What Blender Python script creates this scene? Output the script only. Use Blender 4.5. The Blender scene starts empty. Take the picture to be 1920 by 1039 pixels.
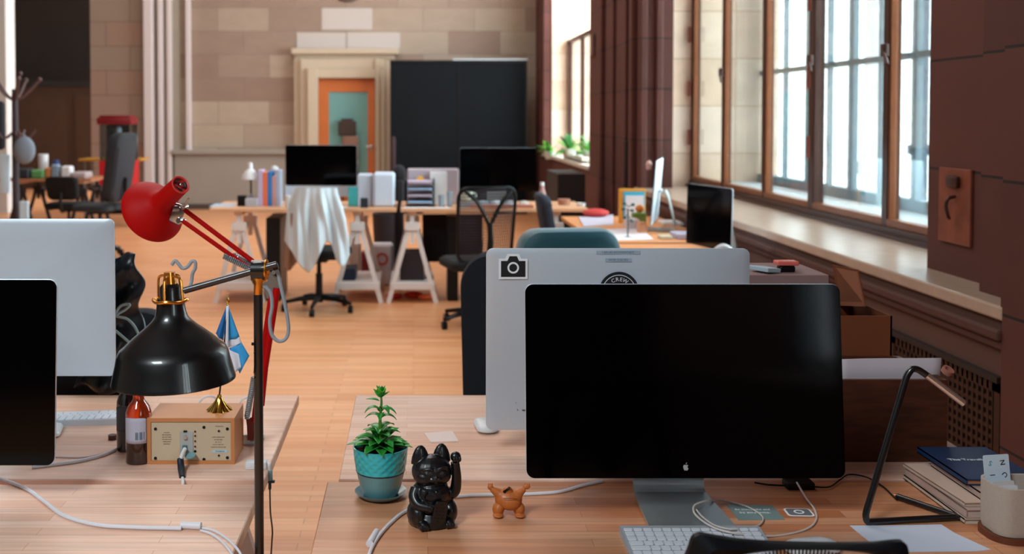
import bpy, bmesh, math, random
from mathutils import Vector, Matrix, Euler

scn = bpy.context.scene
COL = scn.collection
PI = math.pi

# ------------------------------------------------------------------ camera
F = 2012.0            # focal length in pixels (1920 wide)
VX, HY = 775.0, 215.0  # where the room's long axis and the horizon meet
EYE = 1.58
PITCH = math.radians(1.8)
PPX, PPY = VX, HY + F * math.tan(PITCH)
cam_d = bpy.data.cameras.new('camera')
cam = bpy.data.objects.new('camera', cam_d)
COL.objects.link(cam)
scn.camera = cam
cam.location = (0, 0, EYE)
cam.rotation_euler = (PI / 2 - PITCH, 0, 0)
cam_d.sensor_width = 36.0
cam_d.lens = F / 1920 * 36.0
cam_d.shift_x = (960 - PPX) / 1920
cam_d.shift_y = -(519.5 - PPY) / 1920
cam_d.clip_end = 200
cam_d.dof.use_dof = True
cam_d.dof.focus_distance = 2.33
cam_d.dof.aperture_fstop = 4.2

# ------------------------------------------------------------------ world, light, exposure
w = bpy.data.worlds.new('world')
scn.world = w
w.use_nodes = True
bg = w.node_tree.nodes['Background']
bg.inputs[0].default_value = (0.86, 0.95, 1.0, 1)
bg.inputs[1].default_value = 14.0
scn.view_settings.view_transform = 'Standard'
scn.view_settings.look = 'None'
scn.view_settings.gamma = 1
scn.view_settings.exposure = 0.0
scn.cycles.use_denoising = True
scn.cycles.max_bounces = 8
scn.cycles.transparent_max_bounces = 24
scn.cycles.sample_clamp_indirect = 8


def area(name, loc, rot, sx, sy, power, col=(1, 1, 1), portal=False):
    l = bpy.data.lights.new(name, 'AREA')
    l.shape = 'RECTANGLE'
    l.size, l.size_y = sx, sy
    l.energy = power
    l.color = col
    if portal:
        l.cycles.is_portal = True
    o = bpy.data.objects.new(name, l)
    o.location = loc
    o.rotation_euler = rot
    COL.objects.link(o)
    return o


# daylight portals in the window openings (they only guide the sky's light)
area('daylight_portal', (3.42, 7.3, 2.7), (0, PI / 2, 0), 3.5, 5.8, 1, portal=True)
area('daylight_portal', (3.42, -2.7, 2.7), (0, PI / 2, 0), 3.5, 3.8, 1, portal=True)
area('daylight_portal', (3.42, 14.7, 2.7), (0, PI / 2, 0), 3.5, 4.4, 1, portal=True)
# unseen fill lights added overhead to brighten the hall and desks
area('fill_light', (-2.2, 14.0, 6.0), (0, 0, 0), 5.0, 5.0, 260, (1.0, 0.94, 0.88))
area('fill_light', (-1.6, 7.0, 6.0), (0, 0, 0), 4.0, 5.0, 200, (1.0, 0.93, 0.9))
area('fill_light', (-2.2, -1.2, 4.6), (0, 0, 0), 1.5, 1.5, 280, (0.84, 0.95, 1.0))


def P(px, py, Y):
    """the point at depth Y seen at pixel (px, py) of the 1920x1039 frame"""
    u = (px - PPX) / F
    v = (PPY - py) / F
    dy = math.cos(PITCH) + v * math.sin(PITCH)
    dz = v * math.cos(PITCH) - math.sin(PITCH)
    k = Y / dy
    return Vector((u * k, Y, EYE + dz * k))


def T(px, py, z=0.74):
    """the point of the horizontal plane z seen at pixel (px, py)"""
    u = (px - PPX) / F
    v = (PPY - py) / F
    dy = math.cos(PITCH) + v * math.sin(PITCH)
    dz = v * math.cos(PITCH) - math.sin(PITCH)
    k = (z - EYE) / dz
    return Vector((u * k, dy * k, z))


# ------------------------------------------------------------------ materials
def lin(c):
    return tuple(((x / 255) / 12.92 if x / 255 <= 0.04045 else ((x / 255 + 0.055) / 1.055) ** 2.4) for x in c) + (1,)


MATS = {}


def mat(name, rgb=(128, 128, 128), rough=0.5, metal=0.0, coat=0.0, spec=0.5, noise=0.0, nscale=40, bump=0.0, trans=0, emit=None, estr=1, aniso=0, sheen=0):
    if name in MATS:
        return MATS[name]
    m = bpy.data.materials.new(name)
    m.use_nodes = True
    nt = m.node_tree
    b = nt.nodes['Principled BSDF']
    b.inputs['Base Color'].default_value = lin(rgb)
    b.inputs['Roughness'].default_value = rough
    b.inputs['Metallic'].default_value = metal
    b.inputs['Coat Weight'].default_value = coat
    b.inputs['Specular IOR Level'].default_value = spec
    b.inputs['Sheen Weight'].default_value = sheen
    if trans:
        b.inputs['Transmission Weight'].default_value = trans
    if emit:
        b.inputs['Emission Color'].default_value = lin(emit)
        b.inputs['Emission Strength'].default_value = estr
    tc = nt.nodes.new('ShaderNodeTexCoord')
    n = nt.nodes.new('ShaderNodeTexNoise')
    n.inputs['Scale'].default_value = nscale
    n.inputs['Detail'].default_value = 4
    nt.links.new(tc.outputs['Object'], n.inputs['Vector'])
    if noise > 0:
        mx = nt.nodes.new('ShaderNodeMix')
        mx.data_type = 'RGBA'
        c = lin(rgb)
        mx.inputs[6].default_value = tuple(min(1, x * (1 - noise)) for x in c[:3]) + (1,)
        mx.inputs[7].default_value = tuple(min(1, x * (1 + noise)) for x in c[:3]) + (1,)
        nt.links.new(n.outputs['Fac'], mx.inputs[0])
        nt.links.new(mx.outputs[2], b.inputs['Base Color'])
    if bump > 0:
        bp = nt.nodes.new('ShaderNodeBump')
        bp.inputs['Strength'].default_value = bump
        bp.inputs['Distance'].default_value = 0.004
        nt.links.new(n.outputs['Fac'], bp.inputs['Height'])
        nt.links.new(bp.outputs['Normal'], b.inputs['Normal'])
    MATS[name] = m
    return m


def brickmat(name, c1, c2, mortar, bw, bh, ms, axes='xz', rough=0.7, off=(0, 0), bump=0.3, streak=0.0, sfreq=(2, 30), coat=0.0, frac=0.5, c3=None, spec=0.5):
    """coursed blocks or boards: axes picks which object axes run along / across"""
    if name in MATS:
        return MATS[name]
    m = bpy.data.materials.new(name)
    m.use_nodes = True
    nt = m.node_tree
    L = nt.links.new
    b = nt.nodes['Principled BSDF']
    b.inputs['Roughness'].default_value = rough
    b.inputs['Coat Weight'].default_value = coat
    b.inputs['Coat Roughness'].default_value = 0.25
    b.inputs['Specular IOR Level'].default_value = spec
    tc = nt.nodes.new('ShaderNodeTexCoord')
    sp = nt.nodes.new('ShaderNodeSeparateXYZ')
    L(tc.outputs['Object'], sp.inputs[0])
    cb = nt.nodes.new('ShaderNodeCombineXYZ')
    ix = {'x': 0, 'y': 1, 'z': 2}
    for k in range(2):
        ad = nt.nodes.new('ShaderNodeMath')
        ad.operation = 'ADD'
        ad.inputs[1].default_value = off[k]
        L(sp.outputs[ix[axes[k]]], ad.inputs[0])
        L(ad.outputs[0], cb.inputs[k])
    br = nt.nodes.new('ShaderNodeTexBrick')
    br.offset = frac
    br.inputs['Color1'].default_value = lin(c1)
    br.inputs['Color2'].default_value = lin(c2)
    br.inputs['Mortar'].default_value = lin(mortar)
    br.inputs['Scale'].default_value = 1.0
    br.inputs['Mortar Size'].default_value = ms
    br.inputs['Mortar Smooth'].default_value = 0.2
    br.inputs['Brick Width'].default_value = bw
    br.inputs['Row Height'].default_value = bh
    L(cb.outputs[0], br.inputs['Vector'])
    out = br.outputs['Color']
    if c3:
        br2 = nt.nodes.new('ShaderNodeTexNoise')
        br2.inputs['Scale'].default_value = 0.9
        L(cb.outputs[0], br2.inputs['Vector'])
        mx = nt.nodes.new('ShaderNodeMix')
        mx.data_type = 'RGBA'
        rp = nt.nodes.new('ShaderNodeMapRange')
        rp.inputs[1].default_value = 0.45
        rp.inputs[2].default_value = 0.7
        L(br2.outputs['Fac'], rp.inputs[0])
        L(rp.outputs[0], mx.inputs[0])
        L(out, mx.inputs[6])
        mx.inputs[7].default_value = lin(c3)
        out = mx.outputs[2]
    if streak > 0:
        mp = nt.nodes.new('ShaderNodeMapping')
        mp.inputs['Scale'].default_value = (sfreq[0], sfreq[1], 1)
        L(cb.outputs[0], mp.inputs[0])
        n = nt.nodes.new('ShaderNodeTexNoise')
        n.inputs['Scale'].default_value = 1.0
        n.inputs['Detail'].default_value = 5
        n.inputs['Distortion'].default_value = 0.6
        L(mp.outputs[0], n.inputs['Vector'])
        mr = nt.nodes.new('ShaderNodeMapRange')
        mr.inputs[1].default_value = 0.25
        mr.inputs[2].default_value = 0.75
        mr.inputs[3].default_value = 1 - streak
        mr.inputs[4].default_value = 1 + streak
        L(n.outputs['Fac'], mr.inputs[0])
        vm = nt.nodes.new('ShaderNodeVectorMath')
        vm.operation = 'SCALE'
        L(out, vm.inputs[0])
        L(mr.outputs[0], vm.inputs['Scale'])
        out = vm.outputs[0]
    L(out, b.inputs['Base Color'])
    if bump > 0:
        bp = nt.nodes.new('ShaderNodeBump')
        bp.inputs['Strength'].default_value = bump
        bp.inputs['Distance'].default_value = 0.006
        bp.invert = True
        L(br.outputs['Fac'], bp.inputs['Height'])
        L(bp.outputs['Normal'], b.inputs['Normal'])
    MATS[name] = m
    return m


def glassmat(name, tint=(255, 255, 255), gloss=0.08, rough=0.02):
    if name in MATS:
        return MATS[name]
    m = bpy.data.materials.new(name)
    m.use_nodes = True
    nt = m.node_tree
    nt.nodes.remove(nt.nodes['Principled BSDF'])
    out = nt.nodes['Material Output']
    t = nt.nodes.new('ShaderNodeBsdfTransparent')
    t.inputs[0].default_value = lin(tint)
    g = nt.nodes.new('ShaderNodeBsdfGlossy')
    g.inputs['Roughness'].default_value = rough
    lw = nt.nodes.new('ShaderNodeFresnel')
    lw.inputs[0].default_value = 1.25
    ad = nt.nodes.new('ShaderNodeMath')
    ad.operation = 'MULTIPLY'
    ad.inputs[1].default_value = gloss * 10
    nt.links.new(lw.outputs[0], ad.inputs[0])
    mx = nt.nodes.new('ShaderNodeMixShader')
    nt.links.new(ad.outputs[0], mx.inputs[0])
    nt.links.new(t.outputs[0], mx.inputs[1])
    nt.links.new(g.outputs[0], mx.inputs[2])
    nt.links.new(mx.outputs[0], out.inputs[0])
    MATS[name] = m
    return m


# ------------------------------------------------------------------ mesh builder
def rrect(w, h, r, n=6, cx=0, cy=0):
    pts = []
    r = min(r, w / 2 - 1e-5, h / 2 - 1e-5)
    for (sx, sy, a0) in ((1, 1, 0), (-1, 1, 90), (-1, -1, 180), (1, -1, 270)):
        for k in range(n + 1):
            a = math.radians(a0 + 90 * k / n)
            pts.append((cx + sx * (w / 2 - r) + r * math.cos(a), cy + sy * (h / 2 - r) + r * math.sin(a)))
    return pts


def circ(r, n=24, cx=0, cy=0):
    return [(cx + r * math.cos(2 * PI * k / n), cy + r * math.sin(2 * PI * k / n)) for k in range(n)]


def spline(pts, k=8):
    pts = [Vector(p) for p in pts]
    if len(pts) < 3:
        return pts
    q = [2 * pts[0] - pts[1]] + pts + [2 * pts[-1] - pts[-2]]
    out = []
    for i in range(1, len(q) - 2):
        a, b, c, d = q[i - 1], q[i], q[i + 1], q[i + 2]
        for j in range(k):
            t = j / k
            out.append(0.5 * ((2 * b) + (c - a) * t + (2 * a - 5 * b + 4 * c - d) * t * t + (3 * b - a - 3 * c + d) * t ** 3))
    out.append(pts[-1])
    return out


FRONT = Matrix(((1, 0, 0, 0), (0, 0, -1, 0), (0, 1, 0, 0), (0, 0, 0, 1)))   # 2-D outline -> faces -Y (x right, y up, extrudes to -Y)
BACKF = Matrix(((-1, 0, 0, 0), (0, 0, 1, 0), (0, 1, 0, 0), (0, 0, 0, 1)))   # faces +Y
FLAT = Matrix.Identity(4)


class G:
    def __init__(s):
        s.bm = bmesh.new()

    def box(s, c, d, rot=None, bev=0.0, seg=2):
        M = Matrix.Translation(Vector(c))
        if rot is not None:
            M = M @ Euler(rot).to_matrix().to_4x4()
        M = M @ Matrix.Diagonal((d[0], d[1], d[2], 1))
        r = bmesh.ops.create_cube(s.bm, size=1, matrix=M)
        if bev > 0:
            es = set()
            for v in r['verts']:
                es.update(v.link_edges)
            bmesh.ops.bevel(s.bm, geom=list(es), offset=bev, segments=seg, affect='EDGES', profile=0.5)
        return s

    def bx(s, x0, x1, y0, y1, z0, z1, bev=0.0):
        return s.box(((x0 + x1) / 2, (y0 + y1) / 2, (z0 + z1) / 2), (abs(x1 - x0), abs(y1 - y0), abs(z1 - z0)), None, bev)

    def loops(s, rings, cap0=True, cap1=True, closed=True):
        vs = [[s.bm.verts.new(Vector(p)) for p in r] for r in rings]
        n = len(vs[0])
        for a, b in zip(vs, vs[1:]):
            for k in range(n if closed else n - 1):
                j = (k + 1) % n
                s.bm.faces.new((a[k], a[j], b[j], b[k]))
        if cap0 and closed:
            s.bm.faces.new(list(reversed(vs[0])))
        if cap1 and closed:
            s.bm.faces.new(vs[-1])
        return s

    def tube(s, pts, r, n=12, k=0, caps=True, flat=1.0):
        pts = spline(pts, k) if k else [Vector(p) for p in pts]
        m = len(pts)
        rr = r if isinstance(r, (list, tuple)) else None
        rings = []
        up = None
        for i, p in enumerate(pts):
            t = (pts[min(i + 1, m - 1)] - pts[max(i - 1, 0)]).normalized()
            if up is None:
                up = Vector((0, 0, 1)) if abs(t.z) < 0.9 else Vector((1, 0, 0))
            a = t.cross(up)
            if a.length < 1e-6:
                a = t.orthogonal()
            a.normalize()
            up = a.cross(t).normalized()
            if rr:
                f = i / (m - 1) * (len(rr) - 1)
                j = min(int(f), len(rr) - 2)
                rad = rr[j] * (1 - (f - j)) + rr[j + 1] * (f - j)
            else:
                rad = r
            rings.append([p + a * (rad * math.cos(2 * PI * q / n)) + up * (rad * flat * math.sin(2 * PI * q / n)) for q in range(n)])
        return s.loops(rings, caps, caps)

    def cyl(s, p0, p1, r0, r1=None, n=24):
        r1 = r0 if r1 is None else r1
        p0, p1 = Vector(p0), Vector(p1)
        t = (p1 - p0).normalized()
        a = t.orthogonal().normalized()
        b = t.cross(a)
        rings = [[p + a * (r * math.cos(2 * PI * q / n)) + b * (r * math.sin(2 * PI * q / n)) for q in range(n)] for p, r in ((p0, r0), (p1, r1))]
        return s.loops(rings)

    def lathe(s, prof, c=(0, 0, 0), axis=(0, 0, 1), n=40, cap0=True, cap1=True):
        c = Vector(c)
        t = Vector(axis).normalized()
        a = t.orthogonal().normalized()
        b = t.cross(a)
        rings = [[c + t * h + a * (r * math.cos(2 * PI * q / n)) + b * (r * math.sin(2 * PI * q / n)) for q in range(n)] for r, h in prof]
        return s.loops(rings, cap0, cap1)

    def ball(s, c, r, rot=None, u=20, v=14):
        r = (r, r, r) if isinstance(r, (int, float)) else r
        M = Matrix.Translation(Vector(c))
        if rot is not None:
            M = M @ Euler(rot).to_matrix().to_4x4()
        M = M @ Matrix.Diagonal((r[0], r[1], r[2], 1))
        bmesh.ops.create_uvsphere(s.bm, u_segments=u, v_segments=v, radius=1, matrix=M)
        return s

    def prism(s, outline, h, M=FLAT, h0=0.0):
        a = [M @ Vector((x, y, h0)) for x, y in outline]
        b = [M @ Vector((x, y, h0 + h)) for x, y in outline]
        return s.loops([a, b])

    def sheet(s, fn, nu, nv, thick=0.0):
        g = [[s.bm.verts.new(Vector(fn(i / nu, j / nv))) for j in range(nv + 1)] for i in range(nu + 1)]
        for i in range(nu):
            for j in range(nv):
                s.bm.faces.new((g[i][j], g[i + 1][j], g[i + 1][j + 1], g[i][j + 1]))
        return s

    def xf(s, M):
        bmesh.ops.transform(s.bm, matrix=M, verts=s.bm.verts)
        return s

    def build(s, name, m, parent=None, smooth=True, loc=None, rotz=0, angle=35, solid=0, subsurf=0, remesh=0):
        bmesh.ops.recalc_face_normals(s.bm, faces=s.bm.faces)
        me = bpy.data.meshes.new(name)
        s.bm.to_mesh(me)
        s.bm.free()
        if smooth:
            me.polygons.foreach_set('use_smooth', [True] * len(me.polygons))
            me.set_sharp_from_angle(angle=math.radians(angle))
        if m:
            me.materials.append(m)
        o = bpy.data.objects.new(name, me)
        COL.objects.link(o)
        if parent:
            o.parent = parent
        if loc is not None:
            o.location = loc
            o.rotation_euler = (0, 0, rotz)
        if remesh:
            md = o.modifiers.new('remesh', 'REMESH')
            md.mode = 'VOXEL'
            md.voxel_size = remesh
            md.use_smooth_shade = True
            sm = o.modifiers.new('smooth', 'SMOOTH')
            sm.factor = 0.5
            sm.iterations = 4
        if solid:
            md = o.modifiers.new('solid', 'SOLIDIFY')
            md.thickness = solid
            md.offset = 0
        if subsurf:
            md = o.modifiers.new('sub', 'SUBSURF')
            md.levels = md.render_levels = subsurf
        return o


def tag(o, label=None, cat=None, group=None, kind=None):
    if label:
        o['label'] = label
    if cat:
        o['category'] = cat
    if group:
        o['group'] = group
    if kind:
        o['kind'] = kind
    return o


def thing(name, label, cat, loc=(0, 0, 0), rotz=0, group=None, kind=None):
    o = bpy.data.objects.new(name, None)
    COL.objects.link(o)
    o.location = loc
    o.rotation_euler = (0, 0, rotz)
    o.empty_display_size = 0.05
    return tag(o, label, cat, group, kind)


def solo(g, name, m, label, cat, loc=(0, 0, 0), rotz=0, group=None, **kw):
    return tag(g.build(name, m, None, loc=loc, rotz=rotz, **kw), label, cat, group)


def struct(g, name, m, parent=None, **kw):
    o = g.build(name, m, parent, **kw)
    if parent is None:
        o['kind'] = 'structure'
    return o


def dup(root, loc, rotz, label=None, group=None):
    kids = {}
    for o in bpy.data.objects:
        if o.parent:
            kids.setdefault(o.parent.name, []).append(o)

    def cp(o, par):
        c = o.copy()
        COL.objects.link(c)
        c.parent = par
        for ch in kids.get(o.name, []):
            cp(ch, c)
        return c
    r = cp(root, None)
    r.location = loc
    r.rotation_euler = (0, 0, rotz)
    if label:
        r['label'] = label
    if group:
        r['group'] = group
    return r


def text(name, body, size, m, parent, loc, rot=(PI / 2, 0, 0), ext=0.0003, align='CENTER', spacing=1.0, sx=1.0, bold=0.0):
    c = bpy.data.curves.new(name, 'FONT')
    c.body = body
    c.size = size
    c.extrude = ext
    c.align_x = align
    c.align_y = 'CENTER'
    c.space_character = spacing
    c.offset = bold
    c.resolution_u = 3
    c.materials.append(m)
    tmp = bpy.data.objects.new(name, c)
    COL.objects.link(tmp)
    bpy.context.view_layer.update()
    me = bpy.data.meshes.new_from_object(tmp.evaluated_get(bpy.context.evaluated_depsgraph_get()))
    bpy.data.objects.remove(tmp)
    if not me.materials:
        me.materials.append(m)
    o = bpy.data.objects.new(name, me)
    COL.objects.link(o)
    o.parent = parent
    o.location = loc
    o.rotation_euler = rot
    o.scale = (sx, 1, 1)
    return o


def sheet_on(name, pix, z, m, label, cat, th=0.0006, group=None):
    """a flat sheet lying on plane z whose corners are seen at the given pixels"""
    pts = [T(px, py, z) for px, py in pix]
    c = sum(pts, Vector()) / len(pts)
    g = G().prism([(p.x - c.x, p.y - c.y) for p in pts], th)
    return solo(g, name, m, label, cat, (c.x, c.y, z), smooth=False, group=group)


def cable(name, pix, z, r, m, label, cat='cable', k=8, parent=None, n=8):
    pts = [(T(*q[:2], z=(q[2] if len(q) > 2 else z) + r) if True else None) for q in pix]
    c = pts[0].copy()
    c.z = z
    g = G().tube([p - c for p in pts], r, n, k)
    return solo(g, name, m, label, cat, c)


# shared materials
M_floor = brickmat('floor_boards', (232, 168, 120), (218, 144, 94), (160, 98, 62), 1.15, 0.062, 0.0012, 'xy', 0.38, bump=0.05, streak=0.13, sfreq=(1.2, 26), coat=0.12, frac=0.37)
M_desk = brickmat('desk_beech', (238, 196, 172), (224, 170, 140), (190, 132, 100), 0.62, 0.038, 0.0006, 'xy', 0.45, bump=0.02, streak=0.16, sfreq=(3, 60), coat=0.08, frac=0.41, c3=(242, 208, 190))
M_desk_shaded = brickmat('desk_beech_shaded', (214, 152, 112), (186, 110, 66), (140, 74, 40), 0.55, 0.038, 0.0006, 'xy', 0.42, bump=0.02, streak=0.2, sfreq=(3, 60), coat=0.1, frac=0.41, c3=(214, 160, 122))  # same beech, with the right desk's dimmer light put into the colour
M_stone = brickmat('stone_blocks', (172, 156, 138), (140, 116, 102), (122, 104, 92), 0.858, 0.39, 0.004, 'xz', 0.8, off=(0.267, 0.144), bump=0.3, streak=0.06, sfreq=(3, 6), frac=0.5)
M_stone_plain = mat('stone_plain', (176, 162, 144), 0.75, noise=0.12, nscale=3, bump=0.1)
M_stone_pale = mat('stone_pale', (198, 188, 180), 0.7, noise=0.08, nscale=3, bump=0.1)
M_stone_gray = mat('stone_gray', (150, 140, 126), 0.75, noise=0.12, nscale=3, bump=0.1)
M_stone_shade = brickmat('stone_shade', (92, 46, 36), (80, 38, 29), (30, 13, 9), 4.2, 0.46, 0.006, 'yz', 0.75, off=(0.0, 0.03), bump=0.5, streak=0.08, sfreq=(3, 5), frac=0.0)  # shade on the window wall put into a dark red-brown stone
M_stone_shade_x = brickmat('stone_shade_cross', (92, 46, 36), (80, 38, 29), (30, 13, 9), 4.2, 0.46, 0.006, 'xz', 0.75, off=(1.0, 0.03), bump=0.5, streak=0.08, sfreq=(3, 5), frac=0.0)  # the same shaded stone, coursed across
M_stone_lit = brickmat('stone_lit', (248, 220, 198), (236, 200, 172), (196, 156, 126), 4.0, 0.44, 0.004, 'xz', 0.75, off=(1.0, 0.1), bump=0.3, streak=0.12, sfreq=(4, 4), frac=0.0)  # window light on the jambs put into a brighter stone
M_sill = mat('sill_stone', (180, 156, 138), 0.27, noise=0.14, nscale=14, bump=0.25)
M_bronze = mat('bronze_frame', (62, 28, 13), 0.4, metal=0.2, noise=0.25, nscale=20)
M_bronze_dark = mat('bronze_dark', (66, 34, 20), 0.45, metal=0.3, noise=0.2, nscale=20)
M_painted = mat('painted_frame', (120, 138, 146), 0.5, noise=0.1)
M_glass = glassmat('window_glass', (246, 250, 250), 0.06)
M_black = mat('black_plastic', (9, 9, 11), 0.42, spec=0.3)
M_black_soft = mat('black_fabric', (13, 14, 17), 0.9, noise=0.3, nscale=300, bump=0.3)
M_charcoal = mat('charcoal_fabric', (40, 46, 56), 0.92, noise=0.3, nscale=350, bump=0.4)
M_teal_lit = mat('teal_lit_fabric', (26, 92, 108), 0.5, noise=0.2, nscale=200, bump=0.2, sheen=0.4)  # cyan light on the black chair put into its fabric colour
M_screen = mat('screen_glass', (2, 2, 3), 0.08, spec=0.16)
M_alu = mat('aluminium', (206, 217, 228), 0.42, metal=0.35)
M_alu_soft = mat('aluminium_satin', (186, 190, 196), 0.5, metal=0.35)
M_alu_foot = mat('aluminium_foot', (178, 188, 190), 0.32, metal=0.8)
M_white = mat('white_plastic', (226, 226, 228), 0.35)
M_white_paint = mat('white_paint', (232, 224, 220), 0.5)
M_paper = mat('paper', (232, 228, 230), 0.8)
M_brass = mat('brass', (222, 150, 62), 0.26, metal=0.9)
M_gold = mat('gold_plate', (238, 190, 84), 0.16, metal=1.0)
M_steel = mat('steel', (190, 190, 190), 0.25, metal=1.0)
M_blackpaint = mat('black_enamel', (6, 9, 12), 0.34, coat=0.5)
M_red = mat('red_enamel', (178, 4, 3), 0.55, spec=0.15)
M_graycord = mat('grey_cord', (140, 150, 160), 0.6)
M_ink = mat('ink', (40, 40, 42), 0.6)
M_inkwhite = mat('white_ink', (226, 230, 230), 0.6)

# ================================================================== THE HALL
struct(G().bx(-11, 2.6, -6, 26, -0.1, 0), 'floor', M_floor, smooth=False)
M_ceiling = mat('ceiling_plaster', (110, 100, 90), 0.9)
struct(G().bx(-11, 3.4, -6, 26, 6.3, 6.5), 'ceiling', M_ceiling, smooth=False)
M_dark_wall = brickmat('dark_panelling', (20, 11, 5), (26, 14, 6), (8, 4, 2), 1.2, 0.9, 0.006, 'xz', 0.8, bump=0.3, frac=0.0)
M_shade_wall = mat('dim_wall', (58, 44, 36), 0.9)
struct(G().bx(-11, 3.4, -6.2, -6, 0, 6.3), 'wall_front', M_shade_wall, smooth=False)
M_left_wall = mat('left_wall_stone', (120, 106, 94), 0.85)
struct(G().bx(-11.2, -11, -6, 26, 0, 6.3), 'wall_left', M_left_wall, smooth=False)
# back wall with the tall opening at its left
struct(G().bx(-5.36, 2.7, 18, 18.4, 0, 6.3), 'wall_back', M_stone, smooth=False)
struct(G().bx(-11, -6.52, 17.2, 17.6, 0, 6.3).bx(-6.83, -5.36, 18, 18.4, 4.6, 6.3), 'wall_back', M_stone_pale, smooth=False)
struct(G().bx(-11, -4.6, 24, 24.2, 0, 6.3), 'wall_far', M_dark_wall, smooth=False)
struct(G().bx(-8.6, -6.0, 22.9, 23.0, 0, 2.18).bx(-8.4, -7.4, 22.86, 22.9, 0.2, 2.0).bx(-7.2, -6.2, 22.86, 22.9, 0.2, 2.0), 'trim_5', mat('brown_panel', (56, 30, 8), 0.6, noise=0.2, nscale=4), smooth=False)
struct(G().bx(-9.0, -5.7, 22.8, 23.0, 2.18, 2.30), 'trim_6', mat('black_rail', (10, 8, 8), 0.6), smooth=False)
# pinkish pier between the opening and the pilasters
M_pier = brickmat('pier_blocks', (150, 116, 100), (140, 124, 108), (104, 82, 72), 0.8, 0.405, 0.006, 'xz', 0.8, off=(0.3, 0.12), bump=0.5, frac=0.5)
struct(G().bx(-5.36, -4.46, 17.85, 18.0, 0, 6.3), 'wall_back', M_pier, smooth=False)
g = G()
for x0, x1, d in ((277, 293, .30), (301, 309, .2), (316, 324, .14), (350, 359, .10)):
    a, b = (x0 - VX) / 112., (x1 - VX) / 112.
    g.bx(a, b, 18 - d, 18, 0, 6.3, .012)
struct(g, 'trim_1', mat('pilaster_lit', (206, 194, 192), 0.7), smooth=False)  # light on the column edges put into these whiter strips
g = G().bx(-4.33, -3.9, 17.95, 18.0, 0, 6.3)
struct(g, 'trim_2', M_stone_gray, smooth=False)
# lower ledge and skirting
g = G().bx(-3.98, -2.1, 17.88, 18, 0, 0.92).bx(-4.02, -2.08, 17.82, 18, 0.92, 0.99, .01)
struct(g, 'trim_3', mat('plinth_stone', (150, 142, 132), 0.8, noise=0.08, nscale=2), smooth=False)
struct(G().bx(-3.98, -2.1, 17.85, 17.88, 0, 0.09).bx(-0.3, 2.05, 17.97, 18, 0, 0.12), 'baseboard_back', mat('dark_skirting', (74, 60, 54), 0.7), smooth=False)
# stone door surround
g = G()
for (x0, x1, d) in ((553, 566, .16), (566, 580, .24), (580, 598, .32)):
    g.bx((x0 - VX) / 112., (x1 - VX) / 112., 18 - d, 18, 0, 2.34 if x0 > 575 else 2.5, .008)
for (x0, x1, d) in ((722, 740, .10), (712, 722, .15), (704, 712, .20)):
    g.bx((x0 - VX) / 112., (x1 - VX) / 112., 18 - d, 18, 0, 2.5, .008)
g.bx((598 - VX) / 112., (704 - VX) / 112., 17.80, 18, 2.19, 2.34).bx((566 - VX) / 112., (722 - VX) / 112., 17.84, 18, 2.34, 2.5, .01)
g.bx((553 - VX) / 112., (740 - VX) / 112., 17.88, 18, 2.5, 2.58, .01)
g.bx((548 - VX) / 112., (748 - VX) / 112., 17.80, 18, 2.58, 2.68, .02)
struct(g, 'trim_4', mat('surround_stone', (184, 168, 146), 0.7, noise=0.08, nscale=3), smooth=False)
# stone strip with lighter blocks over the cornice
g = G().bx((557 - VX) / 112., (649 - VX) / 112., 17.985, 18, 2.69, 2.95).bx((651 - VX) / 112., (750 - VX) / 112., 17.985, 18, 2.69, 2.95)
g.bx((604 - VX) / 112., (698 - VX) / 112., 17.99, 18, 3.0, 3.36)
struct(g, 'trim_7', mat('pale_blocks', (186, 176, 170), 0.8), smooth=False)

# door
d1 = thing('door_1', None, None, ((650 - VX) / 112., 17.92, 0), kind='structure')
x0, x1 = -0.47, 0.47
gx0, gx1, gz0, gz1 = (617 - 650) / 112., (690 - 650) / 112., 0.45, 1.96
g = G().bx(x0, gx0, -.025, .025, 0, 2.18).bx(gx1, x1, -.025, .025, 0, 2.18).bx(gx0, gx1, -.025, .025, gz1, 2.18).bx(gx0, gx1, -.025, .025, 0, gz0)
g.build('door_leaf', mat('door_wood', (190, 104, 50), 0.45, noise=0.15, nscale=4), d1, smooth=False)
g = G().bx(gx0, gx1, -.004, .004, gz0, gz1)
g.build('glass_pane', mat('door_glass', (112, 160, 158), 0.2, spec=0.6), d1, smooth=False)
g = G().box((0.42, -.04, 1.02), (.03, .03, .12), bev=.006).cyl((0.42, -.05, 1.05), (0.33, -.05, 1.05), .009)
g.build('door_handle', M_steel, d1)
# the door glass's brown reflections, shaped as a chair and a box before it
t = thing('reflection_chair', 'brown reflection shaped as a chair back in the glass of the wooden door', 'chair', ((655 - VX) / 112., 17.86, 0.0))
g = G().box((0.03, -.1, 1.02), (.27, .06, .42), bev=.03).box((0.03, -.2, .78), (.27, .26, .06), bev=.02)
g.build('backrest', mat('reflection_tan', (122, 84, 66), 0.6), t)
g = G()
for sx in (-.09, .15):
    for sy in (-.3, -.1):
        g.cyl((sx, sy, 0), (sx, sy, .76), .012)
g.build('leg', M_bronze_dark, t)
solo(G().box((0, 0, 0.12), (.30, .06, .24), bev=.02).box((0, 0, .26), (.2, .05, .04), bev=.01), 'reflection_box', mat('dark_brown', (52, 36, 30), 0.6), 'dark reflection shaped as a box, above the brown one in the door glass', 'box', ((652 - VX) / 112., 17.82, 1.235), smooth=False)

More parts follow.
